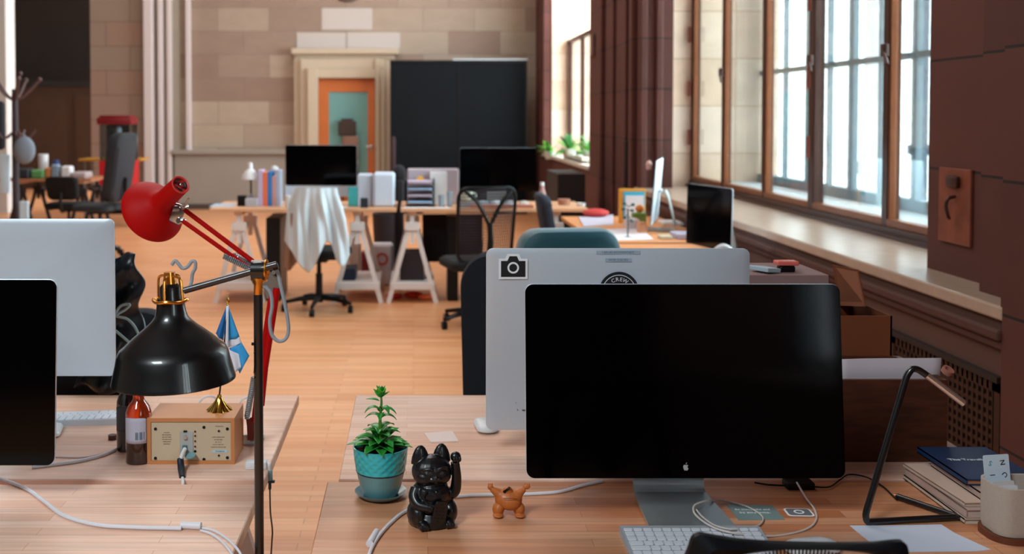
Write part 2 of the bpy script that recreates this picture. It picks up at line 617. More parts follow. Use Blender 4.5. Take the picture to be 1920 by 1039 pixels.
# round medallion high on the wall
g = G().lathe([(0.0001, 0), (.25, 0), (.27, .02), (.24, .04), (.2, .03), (.0001, .05)], axis=(0, -1, 0), n=48)
solo(g, 'wall_medallion', mat('medallion', (88, 66, 60), 0.7), 'dark round medallion on the stone wall above the doorway', 'ornament', ((652 - VX) / 112., 17.99, 3.73))

# black double board
t = thing('presentation_board', 'tall black double-panel board standing before the back wall right of the doorway', 'board', ((860 - VX) / 116.3, 17.3, 0))
M_board = mat('board_black', (9, 14, 18), 0.75, spec=0.15, noise=0.4, nscale=3)
w2 = 1.075
G().bx(-w2, -.01, 0, .05, .1, 2.42, .006).build('panel', M_board, t, smooth=False)
G().bx(.01, w2, 0, .05, .1, 2.42, .006).build('panel', M_board, t, smooth=False)
g = G().bx(-w2 - .03, w2 + .03, -.01, .07, 2.42, 2.455).bx(-w2 - .03, -w2, 0, .06, 0, 2.42).bx(w2, w2 + .03, 0, .06, 0, 2.42).bx(-.012, .012, -.006, .06, 0, 2.42)
g.build('frame', M_black, t, smooth=False)
G().bx(-.1, w2 + .03, -.015, .06, 2.455, 2.48).build('top_strip', mat('strip_gray', (170, 176, 180), 0.5), t, smooth=False)
for a_, b_ in ((-w2, -w2 + .5), (w2 - .5, w2)):
    G().bx(a_, b_, -.3, .35, 0, .06).build('foot', M_black, t, smooth=False)

# ================================================================== WINDOW WALL (right)
XW, XG, XO = 2.05, 2.62, 3.25
SZ = 0.916
# lower wall under window_1 and its ledge mouldings
g = G().bx(XW, XG, 3.68, 9.72, 0, SZ - .05)
struct(g, 'wall_right', mat('under_sill_stone', (92, 60, 48), 0.75, noise=0.1, nscale=4), smooth=False)
g = G().bx(XW - .02, XG + .02, 3.68, 9.9, SZ - .05, SZ, .008)
struct(g, 'window_sill_1', M_sill, smooth=False)
bpy.data.objects['window_sill_1'].name = 'trim_8'
g = G().bx(XW - .035, XW, 3.68, 9.72, .795, .835, .01).bx(XW - .02, XW, 3.68, 9.72, .765, .795, .006)
struct(g, 'trim_9', mat('moulding_stone', (82, 48, 38), 0.75), smooth=False)
# outer ledge between the two window planes
struct(G().bx(XG + .0, XO + .15, 4.2, 10.0, 0.5, 0.955), 'trim_10', mat('outer_ledge', (206, 208, 210), 0.6, noise=0.1, nscale=8), smooth=False)

# piers
struct(G().bx(XW, XW + .3, 9.72, 12.5, 0, 6.3), 'wall_right', M_stone_shade, smooth=False)
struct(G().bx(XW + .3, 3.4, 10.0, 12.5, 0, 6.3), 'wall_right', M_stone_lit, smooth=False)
g = G()                                        # vertical mouldings on the pier
for yy, d in ((9.86, .05), (10.25, .03), (10.9, .03), (11.5, .045)):
    g.bx(XW - d, XW, yy, yy + .14, 0, 6.3, .01)
struct(g, 'trim_11', M_stone_shade, smooth=False)
g = G().bx(XW + .14, XW + .2, 9.68, 9.72, SZ, 6.3, .01).bx(XW, XW + .06, 9.69, 9.72, 0, 6.3, .01)
struct(g, 'trim_12', M_stone_shade_x, smooth=False)
# far jambs round window_2
struct(G().bx(XW, 2.5, 16.9, 18.0, 0, 6.3), 'wall_right', M_stone_shade, smooth=False)
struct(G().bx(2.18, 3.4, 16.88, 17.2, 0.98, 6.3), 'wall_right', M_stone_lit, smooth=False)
struct(G().bx(XW, XG, 12.5, 16.9, 0, .93), 'wall_right', M_stone_shade, smooth=False)
struct(G().bx(XW - .02, 3.3, 12.5, 16.9, .93, .98, .008), 'trim_13', mat('far_sill', (210, 206, 196), 0.4), smooth=False)
# near jamb: two steps and the pilaster
struct(G().bx(2.23, 3.4, 4.02, 4.64, SZ, 6.3), 'wall_right', M_stone_shade, smooth=False)
struct(G().bx(2.13, 3.4, 3.69, 4.02, SZ, 6.3), 'wall_right', M_stone_shade, smooth=False)
struct(G().bx(2.03, 3.4, -.8, 3.69, SZ, 6.3).bx(2.03, 2.6, -.8, 3.68, 0, SZ), 'wall_right', M_stone_shade, smooth=False)
# wall behind the camera with its own window opening, and wall above the windows
struct(G().bx(XW, 2.6, -6, -.8, 0, SZ).bx(XW, 3.4, -6, -4.6, SZ, 6.3), 'wall_right', M_stone_shade, smooth=False)
struct(G().bx(XG - .1, 3.4, -4.6, -.8, 4.5, 6.3).bx(XG - .1, 3.4, 4.64, 10.0, 4.5, 6.3).bx(XG - .1, 3.4, 12.5, 16.9, 4.5, 6.3), 'wall_right', M_stone_shade, smooth=False)

# window_1: inner casements
w1 = thing('window_1', None, None, (XG, 0, 0), kind='structure')
mul = [9.98, 8.98, 7.93, 6.98, 5.88, 4.66]
ZB, ZT = 0.916, 4.5
g = G().bx(-.05, .05, 4.64, 10.0, ZB, ZB + .055, .006).bx(-.05, .05, 4.64, 10.0, ZT - .06, ZT).bx(-.08, -.05, 4.64, 10, ZB, ZB + .022)
for y, dd in zip(mul, (.04, .02, .022, .05, .036, .03)):
    g.bx(-.035, .035, y - dd, y + dd, ZB, ZT, .006)
g.build('window_frame', M_bronze, w1, smooth=False)
for a, b in zip(mul, mul[1:]):
    g = G()
    y0, y1 = b + .025, a - .025
    for (p, q) in ((y0, y0 + .022), (y1 - .022, y1)):
        g.bx(-.03, .01, p, q, ZB + .055, ZT - .06, .004)
    g.bx(-.035, .02, y0, y1, ZB + .055, ZB + .095, .004).bx(-.035, .02, y0, y1, ZT - .1, ZT - .06)
    g.build('sash', mat('sash_lit_bronze', (126, 68, 30), 0.38, metal=0.2, noise=0.2, nscale=20), w1, smooth=False)  # orange light on the frame edges put into the sash colour
    G().bx(-.003, .003, y0 + .03, y1 - .03, ZB + .09, ZT - .095).build('pane', M_glass, w1, smooth=False)
for y in (8.98, 6.98, 5.88):
    g = G().box((-.065, y - .05, 1.93), (.03, .05, .07), bev=.006).cyl((-.075, y - .05, 1.93), (-.085, y - .13, 1.85), .009)
    g.build('handle', M_bronze_dark, w1)
for y in (9.98, 6.98):
    for z in (1.3, 1.75, 2.25):
        G().cyl((-.06, y - .02, z), (-.06, y - .02, z + .14), .012).build('hinge', mat('hinge', (120, 50, 34), 0.5, metal=0.4), w1)
# outer window
w2_ = thing('window_2', None, None, (XO, 0, 0), kind='structure')
g = G().bx(-.04, .04, 4.3, 10.0, .955, 1.03).bx(-.03, .03, 4.3, 10, 1.945, 1.985).bx(-.04, .04, 4.3, 10, ZT - .08, ZT)
for y, dd in ((9.9, .06), (8.81, .045), (7.94, .04), (6.93, .034), (5.95, .04), (5.0, .04)):
    g.bx(-.022, .022, y - dd, y + dd, .955, ZT)
for y in (9.38, 8.38, 7.45, 6.45, 5.5):
    g.bx(-.02, .02, y - .015, y + .015, .955, ZT)
g.build('window_frame', M_painted, w2_, smooth=False)
G().bx(.0, .004, 4.3, 10, 1.0, ZT).build('pane', M_glass, w2_, smooth=False)
# window_3 far, window_4 behind the camera
w3 = thing('window_3', None, None, (2.45, 0, 0), kind='structure')
g = G().bx(-.03, .03, 13.6, 16.88, 2.69, 2.75).bx(-.03, .03, 16.78, 16.88, .98, 2.75).bx(-.03, .03, 15.55, 15.6, .98, 2.7).bx(-.03, .03, 14.2, 14.26, .98, 2.7).bx(-.03, .03, 13.6, 16.88, .98, 1.03)
g.build('window_frame', M_bronze_dark, w3, smooth=False)
G().bx(-.003, .003, 13.6, 16.8, 1.0, 2.7).build('pane', M_glass, w3, smooth=False)
w4 = thing('window_4', None, None, (XO, 0, 0), kind='structure')
g = G().bx(-.04, .04, -4.6, -.8, SZ, 1.03).bx(-.04, .04, -4.6, -.8, ZT - .08, ZT)
for y in (-4.5, -3.5, -2.5, -1.5, -.9):
    g.bx(-.04, .04, y - .05, y + .05, SZ, ZT)
g.build('window_frame', M_painted, w4, smooth=False)
G().bx(.0, .004, -4.6, -.8, 1.0, ZT).build('pane', M_glass, w4, smooth=False)
struct(G().bx(2.5, 3.4, -4.6, -.8, .5, SZ), 'trim_14', M_sill, smooth=False)

# outside: stone column and drain pipe beyond the glass
g = G().lathe([(.15, -2), (.15, .9), (.19, .95), (.19, 1.05), (.13, 1.15), (.115, 4.6), (.15, 4.7)], n=32)
solo(g, 'stone_column', mat('column_stone', (214, 220, 232), 0.8, noise=0.35, nscale=4), 'pale mottled stone column standing outside beyond the window panes', 'column', (5.0, 11.6, 0))
solo(G().cyl((0, 0, -2), (0, 0, 4), .045).box((0, 0, 1.3), (.16, .16, .08)).box((0, 0, 2.6), (.16, .16, .08)), 'drain_pipe', mat('pipe', (60, 72, 92), 0.5), 'dark vertical drain pipe outside the rightmost window pane', 'pipe', (4.05, 8.55, 0))
struct(G().bx(3.4, 14, 0, 26, -2.2, -2.0), 'ground', mat('outside_ground', (170, 168, 164), 0.9), smooth=False)

# power plate with plug and hook on the near jamb
pc = Vector((2.23, 4.395, 1.205))
t = thing('wall_plate', 'rust-stained metal wall plate with a plug knob and hook beside the window', 'wall plate', pc)
G().bx(-.012, 0, -.13, .13, -.155, .155, .003).build('plate', mat('rusty_plate', (132, 68, 46), 0.5, metal=0.25, noise=0.5, nscale=14, bump=0.3), t, smooth=False)
G().bx(-.03, -.012, -.05, .04, .075, .125, .008).build('socket', M_bronze_dark, t)
g = G().tube([(-.012, -.01, .04), (-.04, -.01, .03), (-.05, -.012, 0), (-.045, -.02, -.04), (-.03, .0, -.05)], .007, 8, 6)
g.build('hook', M_bronze_dark, t)
# small dark device and light plates on far piers
solo(G().box((0, 0, 0), (.03, .1, .46), bev=.005), 'intercom_panel', M_black, 'slim black vertical panel on the dark reddish pier', 'panel', (2.03, 10.2, 1.10), smooth=False)
solo(G().box((0, 0, 0), (.03, .16, .24), bev=.005), 'switch_plate', mat('dim_plate', (120, 90, 80), .6), 'small pale plate on the dark pier edge beside the far window', 'plate', (2.03, 12.2, 2.37), smooth=False)

# radiator grilles
def grille(y0, y1, label):
    t = thing('radiator_grille', label, 'grille', (XW - .012, y0, 0), group=None)
    z0, z1 = .10, .645
    L_ = y1 - y0
    M_gr = mat('grille_bronze', (58, 28, 15), 0.55, metal=0.3)
    g = G().bx(0, .012, 0, .045, z0, z1).bx(0, .012, L_ - .045, L_, z0, z1).bx(0, .012, 0, L_, z1 - .035, z1).bx(0, .012, 0, L_, z0, z0 + .04)
    p = .0335
    n = int((L_ - .09) / p)
    for k in range(n + 1):
        y = .045 + (L_ - .09) * k / n
        g.bx(0, .006, y - .007, y + .007, z0, z1)
    m = int((z1 - z0 - .075) / p)
    for k in range(m + 1):
        z = z0 + .04 + (z1 - z0 - .075) * k / m
        g.bx(.001, .007, 0, L_, z - .007, z + .007)
    g.build('lattice', M_gr, t, smooth=False)
    G().bx(.008, .0115, .02, L_ - .02, z0 + .02, z1 - .02).build('void_sheet', mat('void_shade', (6, 4, 3), 0.9), t, smooth=False)  # black sheet paints the shaded hollow behind the holes
    G().bx(-.012, .012, 0, L_, z1, z1 + .022).build('shadow_strip', mat('strip_shadow', (30, 16, 12), 0.6), t, smooth=False)  # dark strip painted in for the shadow gap under the moulding


grille(3.70, 4.56, 'bronze square-holed radiator grille nearest the stone pilaster')
grille(4.57, 5.46, 'bronze square-holed radiator grille seen above the white card')
grille(5.47, 6.36, 'bronze radiator grille under the sill hidden mostly by the boxes')

# ================================================================== FURNITURE BUILDERS
def tabletop(label, x0, x1, y0, y1, z, m, group, rot=0.0):
    cx, cy = (x0 + x1) / 2, (y0 + y1) / 2
    g = G().box((0, 0, -.015), (x1 - x0, y1 - y0, .03), bev=.0025, seg=1)
    return solo(g, 'tabletop', m, label, 'table', (cx, cy, z), rot, group, smooth=False)


def trestle(label, x, y, h, group='white wooden trestles under the tables', m=None, ln=.68):
    t = thing('trestle', label, 'trestle', (x, y, 0), 0, group)
    m = m or M_white_paint
    for sy in (-1, 1):
        for sx in (-1, 1):
            yy = sy * (ln / 2 - .03)
            g = G()
            a, b = Vector((sx * .2, yy, 0)), Vector((sx * .028, yy, h - .13))
            d = (b - a).normalized()
            q = Vector((d.z, 0, -d.x)) * .019
            yv = Vector((0, .016, 0))
            g.loops([[a + q + yv, a - q + yv, a - q - yv, a + q - yv], [b + q + yv, b - q + yv, b - q - yv, b + q - yv]])
            g.build('leg', m, t, smooth=False)
        G().bx(-.06, .06, sy * (ln / 2 - .03) - .03, sy * (ln / 2 - .03) + .03, h - .16, h - .09, .004).build('head_block', m, t, smooth=False)
        G().bx(-.019, .019, sy * (ln / 2 - .03) - .014, sy * (ln / 2 - .03) + .014, h - .27, h - .03).build('height_post', m, t, smooth=False)
    G().bx(-.035, .035, -ln / 2, ln / 2, h - .03, h, .004).build('top_bar', mat('beech_bar', (214, 176, 150), .6), t, smooth=False)
    G().bx(-.185, .185, -ln / 2 + .01, ln / 2 - .01, .115, .175, .003).build('shelf', m, t, smooth=False)
    return t


def office_chair(label, loc, rot, w=.44, h=1.02, fab=None, mesh_back=False, seat_z=.47, group=None, rake=.08, arms=False, backbot=.55, thick=.06, shell=None):
    """sitter faces local -Y, the backrest is at +Y"""
    fab = fab or M_black_soft
    t = thing('office_chair', label, 'chair', loc, rot, group)
    g = G()
    for k in range(5):
        a = 2 * PI * k / 5 + .3
        c, s = math.cos(a), math.sin(a)
        g.tube([(0, 0, .11), (.15 * c, .15 * s, .10), (.29 * c, .29 * s, .075)], [.026, .02, .014], 8)
    g.cyl((0, 0, .07), (0, 0, .15), .032, .03)
    g.build('star_base', M_black, t)
    for k in range(5):
        a = 2 * PI * k / 5 + .3
        c, s = math.cos(a) * .285, math.sin(a) * .285
        G().cyl((c - .018, s, .029), (c + .018, s, .029), .029, n=16).cyl((c, s, .03), (c, s, .075), .008, n=8).build('caster', M_black, t)
    G().cyl((0, 0, .14), (0, 0, .3), .028).cyl((0, 0, .28), (0, 0, seat_z - .05), .018).box((0, 0, seat_z - .055), (.16, .2, .03), bev=.008).build('gas_column', M_black, t)
    g = G()
    rings = []
    for sc, zz in ((.9, -.035), (1.0, -.02), (1.0, .02), (.93, .038), (.6, .045)):
        rings.append([(x, y, seat_z + zz) for x, y in rrect(.49 * sc, .46 * sc, .09)])
    g.loops(rings)
    g.build('seat', fab, t)

    def backpt(u, v, off=0):
        x = (u - .5) * w * (1 - .08 * (1 - v) - .10 * max(0, v - .75) * 4 * 0)
        z = backbot + (h - backbot) * v
        y = .22 + rake * v + .10 * (-(2 * u - 1) ** 2) * .5 + off + .03 * math.sin(PI * v)
        return Vector((x, y, z))
    if mesh_back:
        g = G()
        ring = []
        N = 40
        out = rrect(1, 1, .16, 8, .5, .5)
        pts = [backpt(u, v) for u, v in out]
        pts.append(pts[0])
        g.tube(pts, .014, 8)
        g.build('back_frame', M_black, t)
        g = G().tube([(0, .16, seat_z - .04), (0, .28, .5), (0, .33, .62), backpt(.5, .55, .03)], .022, 8, 5)
        g.tube([backpt(.5, .5, .03), backpt(.3, .8, .025), backpt(.1, .97, .01)], .014, 8, 5).tube([backpt(.5, .5, .03), backpt(.7, .8, .025), backpt(.9, .97, .01)], .014, 8, 5)
        g.build('back_support', M_black, t)
        g = G()
        for k in range(1, 26):
            u = k / 26
            g.tube([backpt(u, v / 8) for v in range(0, 9)], .0028, 4)
        for k in range(1, 26):
            v = k / 26
            g.tube([backpt(u / 8, v) for u in range(0, 9)], .0028, 4)
        g.build('back_mesh', mat('mesh_violet', (56, 48, 56), .7), t)
    else:
        g = G()
        out = rrect(1, 1, .2, 8, .5, .5)
        rings = []
        for sc, off in ((.86, -thick * .62), (.97, -thick * .5), (1.0, -thick * .25), (1.0, thick * .3), (.97, thick * .48), (.86, thick * .55)):
            rings.append([backpt(.5 + (u - .5) * sc, .5 + (v - .5) * sc, off) for u, v in out])
        g.loops(rings)
        g.build('backrest', shell or fab, t)
        g = G().tube([(0, .1, seat_z - .05), (0, .28, seat_z - .04), (0, .31, .58), backpt(.5, .35, .04)], .02, 8, 5)
        g.build('back_support', M_black, t)
    if arms:
        for sx in (-1, 1):
            g = G().tube([(sx * .2, .0, seat_z - .05), (sx * .29, .0, seat_z - .02), (sx * .3, .0, seat_z + .18)], .014, 8, 4).box((sx * .3, -.02, seat_z + .2), (.07, .25, .03), bev=.012)
            g.build('armrest', M_black, t)
    return t


def display(name, label, loc, rot, W=.65, H=.42, z0=.08, tilt=0.0, chin=0.0, ypan=-.05, neckw=.155, logo=None, foot=True, bodymat=None, cat='monitor'):
    """screen faces local -Y; loc = middle of the foot on the desk; z0 = lower edge above the desk"""
    t = thing(name, label, cat, loc, rot)
    bodymat = bodymat or M_alu
    R = Matrix.Translation((0, ypan, z0)) @ Matrix.Rotation(-tilt, 4, 'X')
    out = rrect(W, H, .017, 8, 0, H / 2)
    g = G()
    rings = []
    for sc, y in ((.985, .0), (1.0, .0015), (1.0, .007)):
        rings.append([R @ Vector((x * sc, y, H / 2 + (z - H / 2) * sc)) for x, z in out])
    for sc, y in ((.985, .0085), (.94, .0105), (.75, .0118), (.5, .0135), (.3, .018), (.05, .022)):
        rings.append([R @ Vector((x * sc, y, H / 2 + (z - H / 2) * sc)) for x, z in out])
    g.loops(rings)
    g.build('housing', bodymat, t, angle=50)
    # glass front
    gb = chin
    out = rrect(W - .0006, H - gb - .0012, .017, 8, 0, gb + (H - gb) / 2 - .0004)
    g = G().loops([[R @ Vector((x, y, z)) for x, z in out] for y in (0, -.0022)])
    sc = g.build('screen', M_screen, t, smooth=False)
    if foot:
        wt = neckw
        prof = [(-.098, .0, 1.12), (-.096, .006, 1.12), (.06, .0075, 1.02), (.088, .012, 1.0), (.1, .028, 1.0), (.098, .055, 1.0), (.055, z0 + H * .38, 1.0), (.03, z0 + H * .5, 1.0)]
        pr = spline([(a, b, c) for a, b, c in prof], 5)
        g = G()
        ring = []
        for i, p in enumerate(pr):
            q = pr[min(i + 1, len(pr) - 1)] - pr[max(i - 1, 0)]
            d = Vector((0, q.x, q.y)).normalized()
            nrm = Vector((0, -d.z, d.y)) * .004
            c = Vector((0, p.x, max(p.y, .0) + .0042))
            hw = wt / 2 * p.z
            ring.append([c + nrm + Vector((hw, 0, 0)), c + nrm - Vector((hw, 0, 0)), c - nrm - Vector((hw, 0, 0)), c - nrm + Vector((hw, 0, 0))])
        g.loops(ring)
        g.build('stand', M_alu_foot, t, angle=40)
        hp = R @ Vector((0, .03, H * .5 - 0))
        G().cyl((-.05, hp.y + .0, z0 + H * .5), (.05, hp.y, z0 + H * .5), .012).build('hinge', M_alu, t)
    return t, R


def fruit_logo(s, M):
    """the small bitten-fruit mark, s = height"""
    pts = []
    raw = [(0, .62), (-.14, .70), (-.33, .66), (-.46, .48), (-.47, .22), (-.38, -.08), (-.22, -.30), (-.08, -.28), (0, -.25), (.08, -.28), (.22, -.30), (.36, -.10), (.44, .06), (.32, .18), (.28, .32), (.32, .46), (.42, .54), (.32, .66), (.14, .70)]
    a = [Vector((x, y, 0)) for x, y in raw]
    pts = [(p.x * s * .8, (p.y - .1) * s * .8) for p in spline(a, 3)]
    leaf = [(0, .78), (.02, .95), (.18, 1.12), (.17, .95), (.06, .8)]
    g = G().prism(pts, .0004, M)
    g.prism([(x * s * .8, (y - .1) * s * .8) for x, y in leaf], .0004, M)
    return g


def book(label, loc, rot, L_, W_, th, cover, pages=None, group=None, name='book', cat='book', spine='left'):
    t = thing(name, label, cat, loc, rot, group)
    c = min(.0022, th * .2)
    x0, x1, y0, y1 = -W_ / 2, W_ / 2, -L_ / 2, L_ / 2
    g = G().bx(x0, x1, y0, y1, 0, c).bx(x0, x1, y0, y1, th - c, th)
    if spine == 'left':
        g.bx(x0, x0 + c, y0, y1, 0, th)
    elif spine == 'none':
        pass
    g.build('cover', cover, t, smooth=False)
    G().bx(x0 + c, x1 - .003, y0 + .003, y1 - .003, c, th - c).build('pages', pages or M_paper, t, smooth=False)
    return t


def mug(label, loc, m, r=.04, h=.09, group=None, name='mug', cat='mug', handle=True):
    t = thing(name, label, cat, loc, 0, group)
    G().lathe([(.0001, 0), (r * .85, 0), (r * .95, h * .3), (r, h), (r * .92, h), (r * .85, h * .2), (.0001, h * .1)], n=24, cap0=False, cap1=False).build('cup', m, t)
    if handle:
        G().tube([(r * .9, 0, h * .8), (r * 1.5, 0, h * .75), (r * 1.55, 0, h * .4), (r * .9, 0, h * .2)], r * .12, 6, 4).build('handle', m, t)
    return t


# ================================================================== NEAR DESKS
ZD = 0.74
tabletop('light butcher-block tabletop at the front right, carrying the large black monitor', -.197, 1.353, 1.69, 2.432, ZD, M_desk_shaded, 'butcher-block tabletops in the foreground')
tabletop('light butcher-block tabletop behind the front right one, under the grey computer back', -.172, 1.378, 2.447, 3.19, ZD, M_desk, 'butcher-block tabletops in the foreground', rot=.0)
tabletop('light butcher-block tabletop at the left with the wooden radio on it', -1.893, -.343, 2.447, 3.19, ZD, M_desk, 'butcher-block tabletops in the foreground')
tabletop('bare butcher-block tabletop in the lower left corner crossed by a white cable', -1.895, -.345, 1.67, 2.415, ZD, M_desk, 'butcher-block tabletops in the foreground')
NT = 'white trestles under the foreground tabletops'
trestle('pale trestle whose leg shows beside the black pole at the lower left', -.58, 2.04, ZD - .03, NT)
trestle('trestle under the tabletop that carries the wooden radio', -.60, 2.82, ZD - .03, NT)
trestle('trestle at the far left end under the radio tabletop', -1.62, 2.82, ZD - .03, NT)
trestle('trestle at the far left end under the front left tabletop', -1.62, 2.04, ZD - .03, NT)
trestle('trestle under the front right tabletop below the lucky cat', .08, 2.06, ZD - .03, NT)
trestle('trestle under the front right tabletop below the papers', 1.1, 2.06, ZD - .03, NT)
trestle('trestle under the back right tabletop below the wooden crate', 1.1, 2.82, ZD - .03, NT)
trestle('trestle under the back right tabletop below the note slip', .10, 2.82, ZD - .03, NT)

# ------------------------------------------------------------------ front right black monitor
tA, RA = display('monitor', 'large black glossy monitor with silver rim on the front right desk', (.5605, 2.235, ZD), 0, .656, .397, .0925, math.radians(6.2), 0, ypan=-.05)
g = fruit_logo(.0145, RA @ Matrix.Translation((0, -.0023, .0205)) @ FRONT)
g.build('logo', mat('logo_gray', (172, 172, 172), .4), tA, smooth=False)
# ------------------------------------------------------------------ computer behind it, its back to us
HB = .452
tB, RB = display('desktop_computer', 'silver desktop computer seen from behind with a camera sticker on its corner', (.505, 2.585, ZD), PI, .65, HB, .058, 0, .0, ypan=-.06, cat='computer')
# stickers (children: they are stuck on the housing). local x is mirrored: pixel x -> local -x


def onback(px, py, root, Yp=2.647):
    p = P(px, py, Yp)
    return Vector((-(p.x - root.location.x), -(Yp - root.location.y), p.z - ZD))


M_stk_w = mat('sticker_white', (242, 246, 252), .45)
M_stk_k = mat('sticker_black', (12, 18, 26), .5)
BY = -2.652 + 2.585   # local y of sticker plane (just off the back)


def backM(px, py, off=0.0):
    p = onback(px, py, tB)
    # depth of the curved back surface at this place
    u = abs(p.x) / .325
    v = abs((p.z - .058) - HB / 2) / (HB / 2)
    m = max(u, v)
    tab = ((1.0, .007), (.985, .0085), (.94, .0105), (.75, .0118), (.5, .0135), (.3, .018), (.05, .022), (0, .022))
    for (a, da), (b, db) in zip(tab, tab[1:]):
        if m >= b:
            d = db + (da - db) * (m - b) / (a - b) if a > b else db
            break
    slope = .022
    return Matrix.Translation((p.x, -.06 + d + .0012 + off, p.z)) @ BACKF


def camera_outline(w_, h_, grow=0.0):
    w2_, b, t_ = w_ / 2 + grow, -h_ / 2 - grow, h_ * .27 + grow
    pts = [(-w2_, b), (w2_, b), (w2_, t_), (w_ * .24 + grow, t_), (w_ * .15 + grow, h_ / 2 + grow), (-w_ * .15 - grow, h_ / 2 + grow), (-w_ * .24 - grow, t_), (-w2_, t_)]
    return pts


def scrn(pts):  # BACKF mirrors x, so keep picture-left on the left
    return [(x, y) for x, y in pts]


tilt_fix = Matrix.Rotation(math.radians(0), 4, 'X')
cs = thing('camera_sticker', None, None)
cs.parent = tB
Mx = backM(961, 498)
base_o = Matrix.Translation((0, .0022, 0)) @ Mx
g = G().prism(camera_outline(.060, .051, .0055), .0006, base_o)
g.build('sticker_border', M_stk_w, cs, smooth=False)
g = G().prism(camera_outline(.060, .051, 0), .0006, Matrix.Translation((0, .0007, 0)) @ base_o)
g.build('camera_body', M_stk_k, cs, smooth=False)
c0 = Matrix.Translation((0, .0014, 0)) @ base_o
g = G().lathe([(.0098, 0), (.0142, 0), (.0142, .0004), (.0098, .0004), (.0098, 0)], n=32, cap0=False, cap1=False)
g.xf(c0 @ Matrix.Translation((0, -.003, 0)))
g.build('lens_ring', M_stk_w, cs, smooth=False)
cs['label'] = 'black camera sticker with a pale border'
# round badge
bd = thing('round_badge', None, None)
bd.parent = tB
bm_ = Matrix.Translation((0, .0008, 0)) @ backM(1158, 545)
G().prism(circ(.0495, 48), .0006, bm_).build('badge_disc', M_stk_k, bd, smooth=False)
g = G().lathe([(.0405, 0), (.042, 0), (.042, .0004), (.0405, .0004), (.0405, 0)], n=48, cap0=False, cap1=False).xf(Matrix.Translation((0, .0007, 0)) @ bm_)
g.build('badge_ring', M_stk_w, bd, smooth=False)
for ch, a in zip('CREW', (118, 98.5, 80.5, 60)):
    ar = math.radians(a)
    p = bm_ @ Vector((-.0305 * math.cos(ar) * -1, .0305 * math.sin(ar), 0))
    o = text('lettering', ch, .0135, M_stk_w, bd, (p.x, p.y + .0009, p.z), (PI / 2, 0, PI))
    o.matrix_local = Matrix.Translation((p.x, p.y + .001, p.z)) @ Matrix.Rotation(PI, 4, 'Z') @ Matrix.Rotation(PI / 2, 4, 'X') @ Matrix.Rotation(ar - PI / 2, 4, 'Z')
for sx in (-1, 1):
    G().prism(circ(.0012, 10, sx * .0335, .0165), .0004, Matrix.Translation((0, .0007, 0)) @ bm_).build('badge_dot', M_stk_w, bd, smooth=False)
G().prism(circ(.012, 24, 0, -.002), .0004, Matrix.Translation((0, .0007, 0)) @ bm_).build('badge_centre', mat('badge_teal', (110, 150, 165), .5), bd, smooth=False)
bd['label'] = 'round black badge reading CREW'
M_label_ = mat('clear_label', (168, 184, 200), .5)
M_label_t = mat('label_text', (70, 118, 130), .5)
for txt, px, py, ww in (('I AM AN ACCOUNTANT', 1157, 472, .108), ('HOW YOU FIX', 1157, 486, .064)):
    st = thing('text_label', None, None)
    st.parent = tB
    mm = Matrix.Translation((0, .0012, 0)) @ backM(px, py)
    G().prism(rrect(ww, .0085, .001, 2), .0004, mm).build('label_strip', M_label_, st, smooth=False)
    p = mm @ Vector((0, 0, 0))
    text('lettering', txt, .0072, M_label_t, st, (p.x, p.y + .0006, p.z), (PI / 2, 0, PI))
    st['label'] = 'narrow strip of small teal capitals'
# tiny ports near the lower corner
g = G()
for px, py, ww in ((969, 765, .002), (981, 766, .009), (966, 752, .001)):
    g.prism(rrect(ww, .002, .0008, 2), .0005, Matrix.Translation((0, .0008, 0)) @ backM(px, py))
g.build('port', M_black, tB, smooth=False)

# ------------------------------------------------------------------ left: black monitor and silver computer
tC, RC = display('monitor', 'black glossy monitor cut off by the left edge of the picture', (-1.10, 2.345, ZD), 0, .65, .40, .083, math.radians(4), 0, ypan=-.05)
tD_, RD = display('desktop_computer', 'silver desktop computer seen from behind at the left edge', (-1.18, 3.005, ZD), PI, .65, .452, .09, 0, 0, ypan=-.06, cat='computer')

# ------------------------------------------------------------------ keyboards and mice


def keyboard(label, loc, rot):
    t = thing('keyboard', label, 'keyboard', loc, rot)
    W_, D_ = .281, .13
    g = G()
    a = rrect(W_, D_, .008, 4)
    g.loops([[(x, y, (.0045 if y < 0 else .016) * (1 if k else 0)) for x, y in a] for k in (0, 1)])
    g.build('base_plate', M_alu_soft, t, smooth=False)
    rows = [(14, .046, .6), (14, .0285, 1), (14, .0095, 1), (13, -.0095, 1), (12, -.0285, 1)]
    M_key = mat('key_white', (230, 232, 240), .4)
    for n, yy, hh in rows:
        total = W_ - .012
        step = total / 14
        x = -total / 2
        ks = [1.0] * n
        extra = 14 - n
        if extra:
            ks[0] += extra / 2
            ks[-1] += extra / 2
        for k in ks:
            wd = k * step
            zt = .0045 + (yy + D_ / 2) / D_ * .0115
            g = G().prism(rrect(wd - .003, .0165 * hh, .0018, 2, x + wd / 2, yy), .0022)
            g.bm.verts.ensure_lookup_table()
            for v in g.bm.verts:
                v.co.z += zt
            x += wd
            g.build('key', M_key, t, smooth=False)
    zt, yy = .0045 + .018 / D_ * .0115, -.0485
    x = -(W_ - .012) / 2
    for wd in (.018, .018, .018, .0235, .1, .0235, .018, .0165, .0165, .0165):
        g = G().prism(rrect(wd - .003, .0165, .0018, 2, x + wd / 2, yy), .0022, h0=zt)
        g.build('key', M_key, t, smooth=False)
        x += wd
    return t


kb = keyboard('white-keyed aluminium keyboard at the bottom edge before the big black monitor', (.552, 2.063, ZD), 0)
kb2 = dup(kb, (-.93, 2.93, ZD), PI + .12, 'white keyboard behind the black monitor at the left edge')


